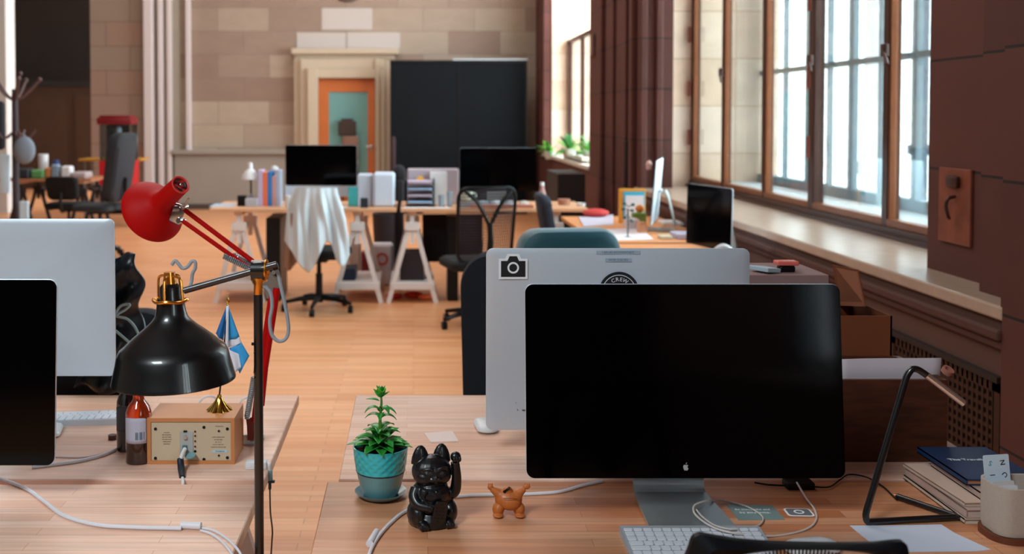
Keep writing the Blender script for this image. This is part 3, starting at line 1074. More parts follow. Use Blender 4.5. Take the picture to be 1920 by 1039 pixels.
def mouse(label, loc, rot):
    t = thing('computer_mouse', label, 'mouse', loc, rot)
    g = G()
    rings = []
    for sc, z in ((.93, .003), (1.0, .007), (.985, .012), (.9, .0165), (.7, .0205), (.4, .0225), (.08, .023)):
        rings.append([(x * sc, y * sc, z) for x, y in rrect(.057, .112, .027, 8)])
    g.loops(rings)
    g.build('shell', M_white, t)
    G().loops([[(x * s_, y * s_, z) for x, y in rrect(.053, .106, .025, 8)] for s_, z in ((.9, 0), (1, .004))]).build('underside', mat('mouse_dark', (60, 62, 66), .4), t)
    return t


m1 = mouse('white computer mouse on the back right desk beside the silver computer', (T(911, 806).x, 2.845, ZD), .1)
m2 = dup(m1, (T(1508, 1019).x, T(1508, 1019).y - .04, ZD), -1.4, 'white computer mouse just visible above the foreground chair')
m3 = dup(m1, (-.955, 2.80, ZD), .2, 'white computer mouse peeping out behind the left monitor edge')

# ------------------------------------------------------------------ note slips, cards, paper
sheet_on('note_slip', [(795, 814), (848, 810), (860, 829), (808, 831)], ZD, mat('pink_paper', (238, 216, 206), .8), 'small pale paper slip on the back right desk', 'note', th=.003)
sheet_on('sticky_note', [(193, 797), (207, 784), (236, 784), (232, 797)], ZD, mat('green_paper', (196, 214, 140), .8), 'pale green sticky note behind the dark bottle', 'note', th=.004)
o = sheet_on('paper_sheet', [(1593, 986), (1640, 986), (1765, 984), (1790, 1000), (1858, 1031), (1830, 1034), (1655, 1036)], ZD, mat('blue_white_paper', (206, 214, 230), .8), 'white sheet of paper under the thin black desk lamp', 'paper')
# business card with lettering
cc = [T(*q) for q in ((1361, 945.8), (1448, 948), (1472, 975), (1385, 976))]
c = sum(cc, Vector()) / 4
t = thing('postcard', 'grey-green card with white lettering on the front right desk', 'card', (c.x, c.y, ZD))
M_card = mat('card_teal', (120, 142, 140), .4, noise=.3, nscale=8)
G().prism([(p.x - c.x, p.y - c.y) for p in reversed(cc)], .0008).build('card', M_card, t, smooth=False)
text('lettering', 'Be thoughtful and', .0105, M_inkwhite, t, (-.002, .014, .0012), (0, 0, 0))
text('lettering', 'be awesome.', .0125, M_inkwhite, t, (-.002, -.004, .0012), (0, 0, 0))
# loose camera sticker
p = T(1498, 961)
t = thing('loose_sticker', 'loose camera sticker with a white rim lying on the desk under the cable', 'sticker', (p.x, p.y, ZD), -.05)
G().prism(rrect(.056, .044, .008, 4), .0005).build('sticker_border', M_stk_w, t, smooth=False)
G().prism(rrect(.048, .036, .006, 4), .0005, h0=.0006).build('sticker_face', mat('sticker_gray', (110, 112, 112), .5), t, smooth=False)
G().lathe([(.007, .0012), (.011, .0012), (.011, .0016), (.007, .0016), (.007, .0012)], n=28, cap0=False, cap1=False).build('lens_ring', M_stk_w, t, smooth=False)

# ------------------------------------------------------------------ cables on the right desk
M_cable = mat('white_cable', (222, 220, 226), .45)
M_wire = mat('thin_cable', (206, 196, 190), .5)
cable('power_cable', [(686, 1060), (697, 1028), (712, 1003), (735, 978), (762, 958), (815, 937), (870, 930), (925, 928), (1000, 926), (1050, 922), (1090, 911), (1130, 902)], ZD, .0038, M_cable, 'thick white cable running behind the lucky cat and the orange figurine')
p0, p1 = T(693, 1026), T(706, 1002)
g = G().cyl(Vector((0, 0, .006)), p1 - p0 + Vector((0, 0, .006)), .0075, .006, n=16)
solo(g, 'cable_coupler', M_cable, 'white cylindrical coupler on the thick white cable left of the lucky cat', 'connector', p0)
cable('charging_cable', [(1494, 905, .76), (1512, 935, .75), (1527, 955), (1531, 973), (1520, 988), (1495, 998), (1455, 1005), (1410, 1004, ZD + .008), (1372, 999, ZD + .017), (1340, 990, ZD + .018), (1316, 976, ZD + .02), (1302, 962, ZD + .022), (1301, 950, ZD + .026), (1312, 943, ZD + .026), (1330, 939, ZD + .02), (1350, 938, ZD + .006), (1372, 942)], ZD, .0022, M_wire, 'thin pale cable looped over the monitor foot and the grey-green card')
cable('charging_cable', [(1372, 942), (1400, 950), (1422, 962), (1431, 973), (1424, 984), (1402, 991, ZD + .006), (1375, 993, ZD + .017), (1342, 986, ZD + .02), (1318, 970, ZD + .022), (1306, 956, ZD + .025)], ZD + .002, .0018, M_wire, 'thinner dark-tipped loop of cable lying over the grey-green card')
cable('power_lead', [(1415, 905), (1440, 909), (1473, 911)], ZD + .003, .0022, M_black, 'thin black lead running left from the black adapter')
cable('power_lead', [(1525, 913), (1555, 913), (1575, 900), (1592, 890), (1625, 895), (1655, 912), (1672, 928), (1681, 936)], ZD + .003, .0018, M_black, 'thin black lead linking the black adapter to the black lamp')
pa = T(1500, 917)
solo(G().box((0, .01, .008), (.063, .04, .016), bev=.004), 'power_adapter', M_black, 'small black power adapter on the desk below the monitor corner', 'adapter', (pa.x, pa.y, ZD))

# ------------------------------------------------------------------ thin black desk lamp
la = T(1625, 985)
lb = T(1797, 976)
lc = T(1682, 937)
base = Vector((la.x, la.y, ZD))
t = thing('desk_lamp', 'thin black bent-tube desk lamp with a silver head on the front right desk', 'lamp', base)
r = .0068
rz = Vector((0, 0, r))
top1 = P(1700, 705, 2.19)
top2 = P(1710, 691, 2.19)
top3 = P(1722, 693, 2.19)
hd0 = P(1738, 704, 2.185)
hd1 = P(1808, 757, 2.16)
path = [lc - base + rz, lc + (lb - lc) * .9 - base + rz, lc + (lb - lc) * .97 - base + rz, lb + (la - lb) * .02 - base + rz, lb + (la - lb) * .08 - base + rz, lb + (la - lb) * .93 - base + rz, la - base + rz, la - base + Vector((-.003, 0, .022)), (top1 - base), top2 - base, top3 - base, hd0 - base]


def fillet(pts, k=3):
    pts = [Vector(p) for p in pts]
    out = [pts[0]]
    for i in range(1, len(pts) - 1):
        a, b, c = pts[i - 1], pts[i], pts[i + 1]
        f = min(.35, .012 / max((a - b).length, 1e-6)), min(.35, .012 / max((c - b).length, 1e-6))
        s_, e_ = b.lerp(a, f[0]), b.lerp(c, f[1])
        for j in range(k + 1):
            u = j / k
            out.append((1 - u) ** 2 * s_ + 2 * u * (1 - u) * b + u * u * e_)
    out.append(pts[-1])
    return out


G().tube(fillet(path), r, 14).build('bent_tube', M_blackpaint, t)
G().tube([hd0 - base, hd1 - base], .0072, 16).build('lamp_head', mat('brushed_silver', (214, 200, 190), .22, metal=.9), t)
G().cyl(lc - base + rz, lc - base + rz - (lb - lc).normalized() * .006, .0045, n=10).build('cable_socket', mat('copper', (190, 120, 80), .3, metal=.8), t)

# ------------------------------------------------------------------ journals, blue book, card holder
x0 = 1.131
bk = [('pale journal at the bottom of the stack beside the card holder', .272, .205, .010, (206, 190, 170), 0, 0, (0, 0)),
      ('thick pale journal second from the bottom of the stack', .262, .2, .018, (190, 162, 150), .004, .02, (.002, -.002)),
      ('thin cream booklet in the middle of the stack', .25, .19, .008, (206, 178, 160), .0, .05, (.002, .01))]
z = ZD
for lab, L_, W_, th, col, rx, rt, (ox, oy) in bk:
    book(lab, (x0 + W_ / 2 + ox, 2.315 + oy, z), rt, L_, W_, th, mat('cover_%d' % col[1], col, .6), mat('pages_dim', (200, 176, 164), .8), 'journals stacked by the card holder')
    z += th + .0008
book('pale paperback directly under the dark blue book', (x0 + .135, 2.318, z), .0, .215, .17, .015, mat('cover_taupe', (176, 150, 140), .6), mat('pages_dim', (200, 176, 164), .8), 'journals stacked by the card holder')
z += .0158
nb = book('dark blue book with silver title on top of the journal stack', (1.172 + .08, 2.362, z), 0, .222, .16, .013, mat('navy_cover', (8, 46, 84), .45), mat('pages_brown', (180, 120, 92), .8))
text('title', 'The Traveller', .0165, M_inkwhite, nb, (T(1778, 873, z).x - 1.252, T(1778, 873, z).y - 2.362, .0134), (0, 0, 0), bold=.0002, align='LEFT')
ZB_ = z + .013
# card holder: felt-like cup on a wooden tray
hp = T(1925, 975)
hx, hy = hp.x, 2.165
t = thing('card_holder', 'grey rounded-square holder at the right edge of the front desk', 'holder', (1.2125, 2.118, ZD))
M_felt = mat('grey_felt', (186, 172, 158), .85, noise=.1, nscale=200, bump=.15)
G().prism(rrect(.148, .112, .045, 8), .012).build('wooden_tray', mat('dark_tray', (104, 52, 30), .5, noise=.2, nscale=12), t)
g = G()
oo, ii = rrect(.134, .098, .030, 8), rrect(.124, .088, .025, 8)
g.loops([[(x * .96, y * .96, .013) for x, y in oo], [(x, y, .024) for x, y in oo], [(x, y, .108 + .0 * y) for x, y in oo], [(x, y, .108) for x, y in ii], [(x, y, .02) for x, y in ii]])
g.build('cup', M_felt, t)


def card_in(label, px0, py0, px1, py1, Y, m, letters=(), lean=.08, name='playing_card', zb=.765):
    a, b = P(px0, py1, Y), P(px1, py0, Y)
    z1 = b.z
    t = thing(name, label, 'card', ((a.x + b.x) / 2, Y, zb), 0)
    W_, H_ = abs(b.x - a.x), z1 - zb
    R_ = Matrix.Rotation(-lean, 4, 'X') @ Matrix.Rotation(-.06, 4, 'Y')
    G().prism(rrect(W_, H_, .003, 3, 0, H_ / 2), .0006, R_ @ FRONT).build('card', m, t, smooth=False)
    for ch, lx, lz, mm, rr in letters:
        o = text('lettering', ch, .014, mm, t, (0, 0, 0))
        o.matrix_local = R_ @ Matrix.Translation((lx, -.001, H_ - lz)) @ Matrix.Rotation(PI / 2, 4, 'X') @ Matrix.Rotation(rr, 4, 'Z')
    return t


M_cardw = mat('card_white', (206, 222, 236), .6)
M_cyan = mat('cyan_ink', (20, 150, 170), .6)
card_in('tall white card with scattered letters standing in the grey holder', 1853, 855, 1903, 930, 2.14, M_cardw, (('S', -.012, .016, M_cyan, 2.7), ('N', .013, .016, M_ink, 1.7), ('I', -.009, .040, M_ink, 1.57), ('C', .015, .040, M_ink, 3.9)))
card_in('short white slip standing lower at the front of the grey holder', 1862, 912, 1914, 950, 2.11, M_paper, (), .05, 'paper_slip')
card_in('white slip standing behind the others in the grey holder', 1866, 903, 1908, 940, 2.118, mat('slip_gray', (214, 208, 206), .7), (), .05, 'paper_slip')

# ------------------------------------------------------------------ wooden crate with white card, carton behind
t = thing('wooden_crate', 'dark wood-grained box behind the thin black desk lamp', 'box', (1.03, 2.70, ZD))
M_crate = brickmat('crate_wood', (78, 38, 18), (68, 32, 15), (64, 30, 15), 3, 2, 0, 'xz', .55, bump=0, streak=.5, sfreq=(10, 60))
g = G().bx(-.165, .26, -.13, -.118, 0, .2).bx(-.165, .26, .118, .13, 0, .2).bx(-.165, -.153, -.118, .118, 0, .2).bx(.248, .26, -.118, .118, 0, .2).bx(-.153, .248, -.118, .118, 0, .01)
g.build('crate_body', M_crate, t, smooth=False)
def crd(u, v):
    a, b = P(1575, 712, 2.64), P(1757, 712, 2.64)
    x = a.x + (b.x - a.x) * u
    z0_, z1_ = .80, P(1560, 674, 2.64).z + (P(1757, 668, 2.64).z - P(1560, 674, 2.64).z) * u
    return (x - 1.13, .004 * math.sin(u * 5) - .015 * v * u, z0_ - .80 + (z1_ - z0_) * v)
solo(G().sheet(crd, 12, 4), 'white_board', mat('white_card', (196, 184, 190), .8), 'white card sheet standing up out of the dark wooden box', 'card', (1.13, 2.64, .80), solid=.002)
pt = P(1778, 709, 2.62)
solo(G().lathe([(.009, -.006), (.014, -.006), (.014, .006), (.009, .006), (.009, -.006)], axis=(.3, -.5, .9), n=28, cap0=False, cap1=False), 'tape_ring', mat('pink_tape', (170, 110, 92), .5), 'small pinkish ring lying on the corner of the dark wooden box', 'tape', (pt.x - .012, 2.60, .955))
M_carton = mat('carton_brown', (124, 64, 30), .8, noise=.08, nscale=6)
t = thing('cardboard_box', 'brown cardboard box with raised flap right of the black monitor', 'box', (1.222, 3.02, ZD))
g = G()
bw_, bd_, bh_ = .075, .13, .295
g.bx(-bw_, bw_, -bd_, -bd_ + .005, 0, bh_).bx(-bw_, bw_, bd_ - .005, bd_, 0, bh_).bx(-bw_, -bw_ + .005, -bd_, bd_, 0, bh_).bx(bw_ - .005, bw_, -bd_, bd_, 0, bh_).bx(-bw_, bw_, -bd_, bd_, 0, .005)
g.build('carton', M_carton, t, smooth=False)
fl = [P(1561, 497, 3.15), P(1608, 506, 3.02), P(1622, 575, 2.89), P(1572, 573, 3.15)]
g = G()
q = [p - Vector((1.222, 3.02, ZD)) for p in fl]
g.loops([q, [p + Vector((.004, .003, 0)) for p in q]])
g.build('flap', M_carton, t, smooth=False)
t = thing('cardboard_box', 'pale pinkish carton standing behind the silver computer at its right corner', 'box', (.96, 3.02, ZD))
G().bx(-.17, .168, -.12, .12, 0, .405, .002).build('carton', mat('carton_pale', (150, 120, 118), .8), t, smooth=False)
zc = ZD + .405
pr_ = P(1474, 484, 2.96)
t = thing('tape_dispenser', 'salmon-topped black dispenser on the pale carton', 'dispenser', (pr_.x, 2.96, zc))
G().bx(-.022, .022, -.015, .015, 0, .018, .005).build('body', M_black, t, smooth=False)
G().bx(-.03, .03, -.02, .02, .019, .031, .003).build('top', mat('salmon', (226, 110, 96), .5), t, smooth=False)
pr_ = P(1434, 486, 2.95)
solo(G().box((0, 0, .006), (.05, .07, .012), rot=(0, .1, .5), bev=.002), 'folded_leaflet', mat('leaflet', (176, 196, 206), .6), 'pale blue folded leaflet on the pale carton', 'leaflet', (pr_.x, 2.95, zc + .003), smooth=False)

# ================================================================== FRONT DESK ORNAMENTS
# ------------------------------------------------------------------ lucky cat
cp_ = Vector((.036, 2.185, ZD))
t = thing('lucky_cat', 'matte black beckoning cat figurine with a raised paw on the front right desk', 'figurine', cp_, .28)
M_cat = mat('matte_black', (9, 12, 16), .36, coat=.25)
g = G()
g.ball((0, .002, .046), (.045, .038, .050)).ball((0, -.010, .062), (.037, .030, .034)).lathe([(.042, 0), (.047, .004), (.047, .016), (.04, .03)], n=40)
g.ball((0, -.004, .110), (.0415, .034, .033)).ball((-.016, -.016, .102), (.022, .020, .017)).ball((.016, -.016, .102), (.022, .020, .017))
g.ball((-.006, -.0335, .1005), (.0085, .007, .006)).ball((.006, -.0335, .1005), (.0085, .007, .006)).ball((0, -.0375, .1055), (.0036, .004, .0028)).ball((0, -.031, .115), (.0042, .006, .013))
g.ball((0, -.0315, .094), (.007, .005, .004))
for sx in (-1, 1):
    g.tube([(sx * .006, -.0365, .121), (sx * .013, -.0355, .1225), (sx * .022, -.0315, .1215), (sx * .028, -.0265, .118)], .0024, 8, 4)   # brow
    g.ball((sx * .0155, -.0325, .1135), (.0075, .0045, .0042))                                # eye
    g.tube([(sx * .009, -.0368, .1115), (sx * .0155, -.0375, .1098), (sx * .022, -.0345, .1115)], .0013, 6, 4)
    g.loops([[(sx * .0225 + .0175 * math.cos(a) * k, .0 + .0105 * math.sin(a) * k, z_) for a in [2 * PI * q / 16 for q in range(16)]] for k, z_ in ((1.15, .126), (1.05, .138), (.86, .148), (.58, .157), (.22, .1625))])
    g.ball((sx * .034, -.010, .026), (.0185, .029, .026)).ball((sx * .027, -.034, .0105), (.0125, .015, .0105))
    for q in (-1, 0, 1):
        g.ball((sx * .027 + q * .0065, -.0455, .0085), (.0038, .0045, .006))
g.tube([(-.032, -.006, .076), (-.039, -.014, .062), (-.034, -.028, .050), (-.016, -.039, .046)], [.013, .0125, .0105, .0095], 14, 6)
g.ball((-.013, -.040, .045), (.010, .009, .0095))
g.tube([(.030, -.004, .062), (.041, -.008, .060), (.0485, -.012, .068), (.0505, -.015, .09), (.0490, -.017, .110), (.0462, -.018, .128)], [.013, .0125, .0118, .0105, .0095, .009], 14, 6)
g.ball((.0475, -.0185, .1385), (.0112, .0098, .0108))
for q in (-1, 0, 1):
    g.ball((.0475 + q * .0062, -.0265, .1355), (.0034, .0042, .0062))
g.ball((0, .036, .02), (.012, .012, .018))
g.build('body', M_cat, t, remesh=.0011)
for sx in (-1, 1):
    G().loops([[(sx * .0245 + .008 * math.cos(a) * k, -.0085 - .001 * k + (.140 - z_) * .10 * 0 + .003 * (z_ - .132) / .02, z_) for a in (PI, PI * 1.25, PI * 1.5, PI * 1.75, 2 * PI)] for k, z_ in ((1, .134), (.8, .144), (.3, .155))], closed=False).build('inner_ear', mat('cat_ear', (12, 13, 15), .6), t)
g = G()
ring = [(.030 * math.cos(a), -.006 + .0295 * math.sin(a), .0835 - .005 * (-math.sin(a))) for a in [2 * PI * q / 40 for q in range(41)]]
g.tube(ring, .0028, 8)
g.build('collar', M_cat, t)
G().ball((0, -.0385, .0755), .0048).box((0, -.0428, .0745), (.0012, .001, .004)).build('bell', M_cat, t)
g = G()
Rc = Matrix.Translation((.004, -.047, .036)) @ Matrix.Rotation(.18, 4, 'Y') @ Matrix.Rotation(.12, 4, 'X') @ FRONT
g.prism([(x, y) for x, y in rrect(.029, .052, .0145, 8)], .006, Rc @ Matrix.Translation((0, 0, -.003)))
for k in range(6):
    for j in range(3):
        xx, yy = (j - 1) * .0072, -.0185 + k * .0074
        if abs(xx) > .006 and abs(yy) > .016:
            continue
        g.prism(rrect(.0045, .0032, .001, 2, xx, yy), .001, Rc @ Matrix.Translation((0, 0, .003)))
g.build('coin_plaque', M_cat, t)
G().tube([(-.020, -.036, .080), (-.026, -.034, .066), (-.020, -.040, .056), (-.006, -.046, .05)], .0026, 8, 5).build('sash', M_cat, t)

# ------------------------------------------------------------------ orange rubber figurine
fp = T(955, 973)
t = thing('rubber_figurine', 'small orange-brown rubber figurine with raised arms right of the black cat', 'figurine', (fp.x, 2.225, ZD), 0)
M_rub = mat('orange_rubber', (190, 104, 42), .5, coat=.05)
g = G()
g.ball((0, 0, .034), (.029, .021, .0215)).ball((.003, -.010, .031), (.0215, .0145, .0165))
g.ball((-.012, 0, .043), (.017, .014, .012)).ball((.014, 0, .043), (.016, .014, .012))
for sx in (-1, 1):
    g.ball((sx * .0215, -.003, .0155), (.0125, .0145, .0150), rot=(0, sx * -.2, 0)).ball((sx * .0225, -.010, .0045), (.0115, .014, .0045))
g.tube([(-.016, 0, .043), (-.0265, 0, .050), (-.036, 0, .056)], [.0120, .0090, .0055], 12, 4).ball((-.038, 0, .0595), (.0062, .005, .006))
g.tube([(.016, 0, .043), (.026, 0, .051), (.034, 0, .056)], [.0120, .0085, .0055], 12, 4).ball((.0375, 0, .0605), (.008, .0052, .0052))
for q in (-1, 0, 1):
    g.ball((-.038 + q * .0035, 0, .0655), (.0016, .0022, .003)).ball((.0385 + q * .004, 0, .0655), (.0018, .0022, .003))
g.ball((-.002, -.004, .0535), (.0105, .010, .009))
g.build('body', M_rub, t, remesh=.0009)
G().tube([(-.0115, -.011, .0535), (-.004, -.0145, .060), (.0005, -.0145, .064)], .0022, 8, 4).box((-.0085, -.0135, .0555), (.0075, .002, .0045), rot=(0, -.7, 0), bev=.0008).box((-.001, -.0145, .0625), (.0065, .002, .0042), rot=(0, -.7, 0), bev=.0008).build('sunglasses', M_black, t)
G().tube([(-.012, -.0235, .043), (.002, -.0262, .0335 + .012), (.016, -.0205, .042)], .0007, 6, 4).build('belly_fold', mat('fold_brown', (120, 58, 22), .6), t)

# ------------------------------------------------------------------ potted plant on its saucer
pp = Vector(((713 - VX) / 861., 2.335, ZD))
M_sauc = mat('saucer_glaze', (104, 136, 142), .3, coat=.3)
g = G().lathe([(.0001, .0), (.036, 0), (.042, .002), (.0565, .013), (.0575, .0145), (.055, .0145), (.041, .006), (.0001, .0055)], n=56, cap0=False, cap1=False)
solo(g, 'saucer', M_sauc, 'grey-blue glazed saucer under the turquoise plant pot', 'saucer', pp)
t = thing('potted_plant', 'green leafy plant in a turquoise ribbed pot on the front right desk', 'plant', pp + Vector((0, 0, .006)))
M_pot_lo = mat('pot_glaze_lower', (104, 156, 162), .3, coat=.4)
M_pot_hi = mat('pot_glaze_upper', (54, 196, 204), .3, coat=.4)
G().lathe([(.0001, 0), (.036, 0), (.039, .003), (.046, .022), (.0515, .046), (.053, .054)], n=56, cap0=False, cap1=False).build('pot_lower', M_pot_lo, t)
g = G()
n = 112
prof = []
for k in range(23):
    v = k / 22
    z_ = .0545 + v * .052
    r0 = .0540 + .0065 * v + .001 * math.sin(PI * v)
    ring = []
    for q in range(n):
        a = 2 * PI * q / n
        dimp = abs(math.sin(a * 9 + 3.1 * v * PI)) * abs(math.sin(a * 9 - 3.1 * v * PI))
        f = min(1, v * 9, (1 - v) * 9)
        rr = r0 - .0022 * f * dimp
        ring.append((rr * math.cos(a), rr * math.sin(a), z_))
    prof.append(ring)
prof.append([(.0578 * math.cos(2 * PI * q / n), .0578 * math.sin(2 * PI * q / n), .1068) for q in range(n)])
prof.append([(.054 * math.cos(2 * PI * q / n), .054 * math.sin(2 * PI * q / n), .095) for q in range(n)])
g.loops(prof, cap0=False, cap1=False)
g.build('pot_upper', M_pot_hi, t, angle=60)
G().lathe([(.0532, .052), (.0546, .0545), (.0532, .0565)], n=56, cap0=False, cap1=False).build('groove', mat('groove_dark', (40, 52, 58), .5), t)
G().lathe([(.0001, .1), (.03, .101), (.0548, .097)], n=40, cap0=False, cap1=False).build('soil', mat('soil', (52, 28, 18), .95, noise=.6, nscale=150, bump=1), t)
random.seed(7)
M_leaf = mat('leaf_green', (50, 160, 60), .35, noise=.35, nscale=45, coat=.2)
M_leaf2 = mat('leaf_young', (96, 200, 50), .35, noise=.25, nscale=45, coat=.2)
g = G().tube([(0, 0, .095), (.001, 0, .13), (-.001, .0, .165), (.002, 0, .2), (.001, 0, .222)], [.005, .0042, .0034, .0026, .002], 8, 5)
g.build('stem', mat('stem_green', (90, 140, 50), .5), t)


def leaf(az, el, L_, W_, z_, r0=.004, curl=.5, m=None, x0_=0, y0_=0):
    ca, sa = math.cos(az), math.sin(az)

    def f(u, v):
        s_ = u
        wid = W_ * math.sin(PI * min(1, s_ ** .8)) ** .8 * (1 - .25 * s_) if 0 < s_ < 1 else 0.0002
        e = el - curl * s_
        rr = r0 + L_ * s_ * math.cos(el - curl * s_ * .5)
        zz = z_ + L_ * s_ * math.sin(el - curl * s_ * .5)
        lat = (v - .5) * 2 * wid / 2
        up = .35 * abs(lat)
        return (x0_ + ca * rr - sa * lat - ca * up * math.sin(e), y0_ + sa * rr + ca * lat - sa * up * math.sin(e), zz + up * math.cos(e))
    G().sheet(f, 9, 4).build('leaf', m or M_leaf, t, solid=.0008)


for k in range(15):
    a = k * 2.39996
    leaf(a, random.uniform(.15, .35), random.uniform(.056, .070), .034, .105 + random.uniform(0, .004), .006, random.uniform(.30, .5))
for k in range(14):
    a = k * 2.39996 + 1
    leaf(a, random.uniform(.5, .8), random.uniform(.048, .058), .031, .110 + random.uniform(0, .010), .005, random.uniform(.6, 1.0))
for k in range(9):
    a = k * 2.39996 + .4
    leaf(a, random.uniform(.7, 1.0), random.uniform(.036, .046), .024, .124 + k * .0025, .004, random.uniform(1.0, 1.7))
for k, (a, z_) in enumerate(((2.9, .170), (.1, .168), (3.4, .187), (-.2, .184), (4.7, .176), (1.6, .180), (5.3, .19))):
    leaf(a, .85, .034, .019, z_, .002, 2.0)
leaf(3.15, .3, .030, .015, .206, .002, .3)
for k in range(11):
    a = k * 2.39996
    leaf(a, .55 + .06 * k, .024, .016, .213 + k * .0006, .001, -.2, M_leaf2 if k % 2 else M_leaf)

# ================================================================== LEFT DESK
# ------------------------------------------------------------------ wooden radio
rx0, rx1 = P(276, 870, 2.553).x, P(440, 870, 2.553).x
rw = rx1 - rx0
t = thing('table_radio', 'wooden box radio seen from the back with a beige panel on the left desk', 'radio', ((rx0 + rx1) / 2, 2.553, ZD))
M_cherry = mat('cherry_wood', (196, 128, 76), .42, noise=.16, nscale=6, coat=.15)
rh = .112
hw = rw / 2
g = G().bx(-hw, hw, 0, .135, 0, .009).bx(-hw, hw, 0, .135, rh - .009, rh).bx(-hw, -hw + .009, 0, .135, .009, rh - .009).bx(hw - .009, hw, 0, .135, .009, rh - .009)
g.build('cabinet', M_cherry, t, smooth=False)
g = G().bx(-hw + .009, hw - .009, .003, .006, .009, rh - .009)
M_pan = mat('beige_panel', (198, 178, 150), .55)
pnl = g.build('back_panel', M_pan, t, smooth=False)


def rp(px, py):
    p = P(px, py, 2.553)
    return (p.x - (rx0 + rx1) / 2, p.z - ZD)


def disc(px, py, r, m, name='screw', h=.0015):
    x, z_ = rp(px, py)
    G().cyl((x, .003, z_), (x, .003 - h, z_), r, n=14).build(name, m, pnl)


for q in ((291, 805), (291, 860), (382, 802), (382, 862), (426, 805), (426, 859)):
    disc(*q, .0036, M_black)
for q in ((365.5, 810), (365.5, 818), (365.5, 828), (365.5, 838)):
    disc(*q, .0024, mat('jack_brown', (70, 34, 24), .4), 'jack')
disc(365.5, 847, .0031, M_black, 'jack')
disc(410, 809, .0028, M_bronze_dark, 'antenna_post')
disc(410, 855, .0026, M_bronze_dark, 'antenna_post')
disc(347, 820, .0048, M_steel, 'aerial_socket', .006)
x, z_ = rp(348, 832)
G().bx(x - .014, x + .018, .0015, .003, z_ - .03, z_ + .028, .001).build('connector_recess', mat('recess', (168, 170, 166), .5), pnl, smooth=False)
x, z_ = rp(347, 809.5)
G().bx(x - .004, x + .004, .000, .0032, z_ - .002, z_ + .002).build('switch', M_black, pnl, smooth=False)
x, z_ = rp(346, 842)
G().bx(x - .005, x + .006, -.002, .003, z_ - .009, z_ + .009, .001).build('mains_socket', mat('socket_teal', (70, 110, 116), .5), pnl, smooth=False)
x, z_ = rp(412, 847)
G().bx(x - .018, x + .018, .0022, .003, z_ - .003, z_ + .003).build('serial_sticker', mat('sticker_blue', (176, 204, 214), .5), pnl, smooth=False)
text('lettering', '0110100110', .0042, mat('blue_ink', (60, 110, 130), .6), pnl, (x, .0019, z_))
x, z_ = rp(411, 800)
M_pink = mat('panel_ink', (140, 118, 104), .7)
text('lettering', 'Model One', .0042, M_pink, pnl, (x, .0026, z_))
x, z_ = rp(409, 833)
for k, s_ in enumerate(('AM/FM TABLE RADIO', 'AC 120V 60Hz', 'DC 12V 1A', 'AUX IN  REC OUT', 'MADE FOR INDOOR USE')):
    text('lettering', s_, .0032, M_pink, pnl, (x, .0026, z_ + .016 - k * .006))
for k, s_ in enumerate(('CAUTION', 'RISK OF SHOCK', 'DO NOT OPEN', 'NO USER PARTS', 'INSIDE REFER', 'SERVICING')):
    text('lettering', s_, .0032, M_pink, pnl, (rp(312, 800)[0], .0026, rp(312, 812)[1] - k * .0055))
# plug in the radio and its lead
base = Vector((P(340, 860, 2.55).x, 2.54, ZD))
t2 = thing('power_plug', 'black-sleeved white plug and lead plugged into the wooden radio', 'plug', base)
pz = [P(347, 842, 2.548), P(342, 852, 2.53), P(339, 862, 2.515)]
G().tube([p - base for p in pz], [.0052, .0048, .0045], 12, 4).build('plug_body', M_white, t2)
pz2 = [P(338, 861, 2.52), P(340, 880, 2.50), P(342, 896, 2.455)]
G().tube([p - base for p in pz2], [.0078, .0085, .007], 14, 4).build('sleeve', mat('navy_rubber', (14, 28, 44), .5), t2)
pz3 = [P(342, 895, 2.458), P(343, 903, 2.438), P(343, 912, 2.430), P(343, 930, 2.430), P(343, 1000, 2.431)]
G().tube([p - base for p in pz3], .0035, 10, 4).build('lead', M_white, t2)
x, z_ = rp(357, 855)
solo(G().lathe([(.0001, 0), (.012, .0), (.013, .002), (.012, .004), (.0001, .004)], axis=(0, -.25, 1), n=24), 'pale_cap', mat('teal_cap', (120, 156, 160), .5), 'pale teal disc hanging below the sockets of the wooden radio', 'tag', P(357, 856, 2.543))  # pale cap on the radio's back

# ------------------------------------------------------------------ desk flag on the radio
fz = ZD + rh
fb = Vector((T(406, 777, fz).x, 2.625, fz))
t = thing('desk_flag', 'small blue and white flag on a gold stand on top of the radio', 'flag', fb)
g = G()
prof = []
for k in range(13):
    v = k / 12
    z_ = .038 * v
    r0 = .026 * (1 - v) ** 1.5 + .0045
    prof.append([(r0 * (1 + .10 * (1 - v) * math.cos(10 * a)) * math.cos(a), r0 * (1 + .10 * (1 - v) * math.cos(10 * a)) * math.sin(a), z_) for a in [2 * PI * q / 60 for q in range(60)]])
g.loops(prof)
g.build('gold_base', M_gold, t, angle=60)
top = P(427, 572, 2.625) - fb
G().tube([(0, 0, .035), top * .4 + Vector((0, 0, .01)), top], .0022, 8, 4).build('flag_pole', M_black, t)
G().ball(top + Vector((0, 0, .002)), (.0035, .0035, .003)).lathe([(.0018, .0), (.0045, .006), (.0035, .012), (.0005, .02)], top + Vector((0, 0, .002)), n=14).build('finial', M_gold, t)


def at(px, py, dy=0.0):
    return P(px, py, 2.625 + dy) - fb


M_fb = mat('flag_blue', (50, 160, 224), .7)
M_fw = mat('flag_white', (222, 226, 238), .7)


def quadsheet(a, b, c, d, fold=.004, n=8, ph=0, nu=8):
    def f(u, v):
        p = a.lerp(b, u).lerp(d.lerp(c, u), v)
        return p + Vector((0, fold * math.sin(u * 7 + ph) * (.3 + v), 0))
    return G().sheet(f, nu, n)


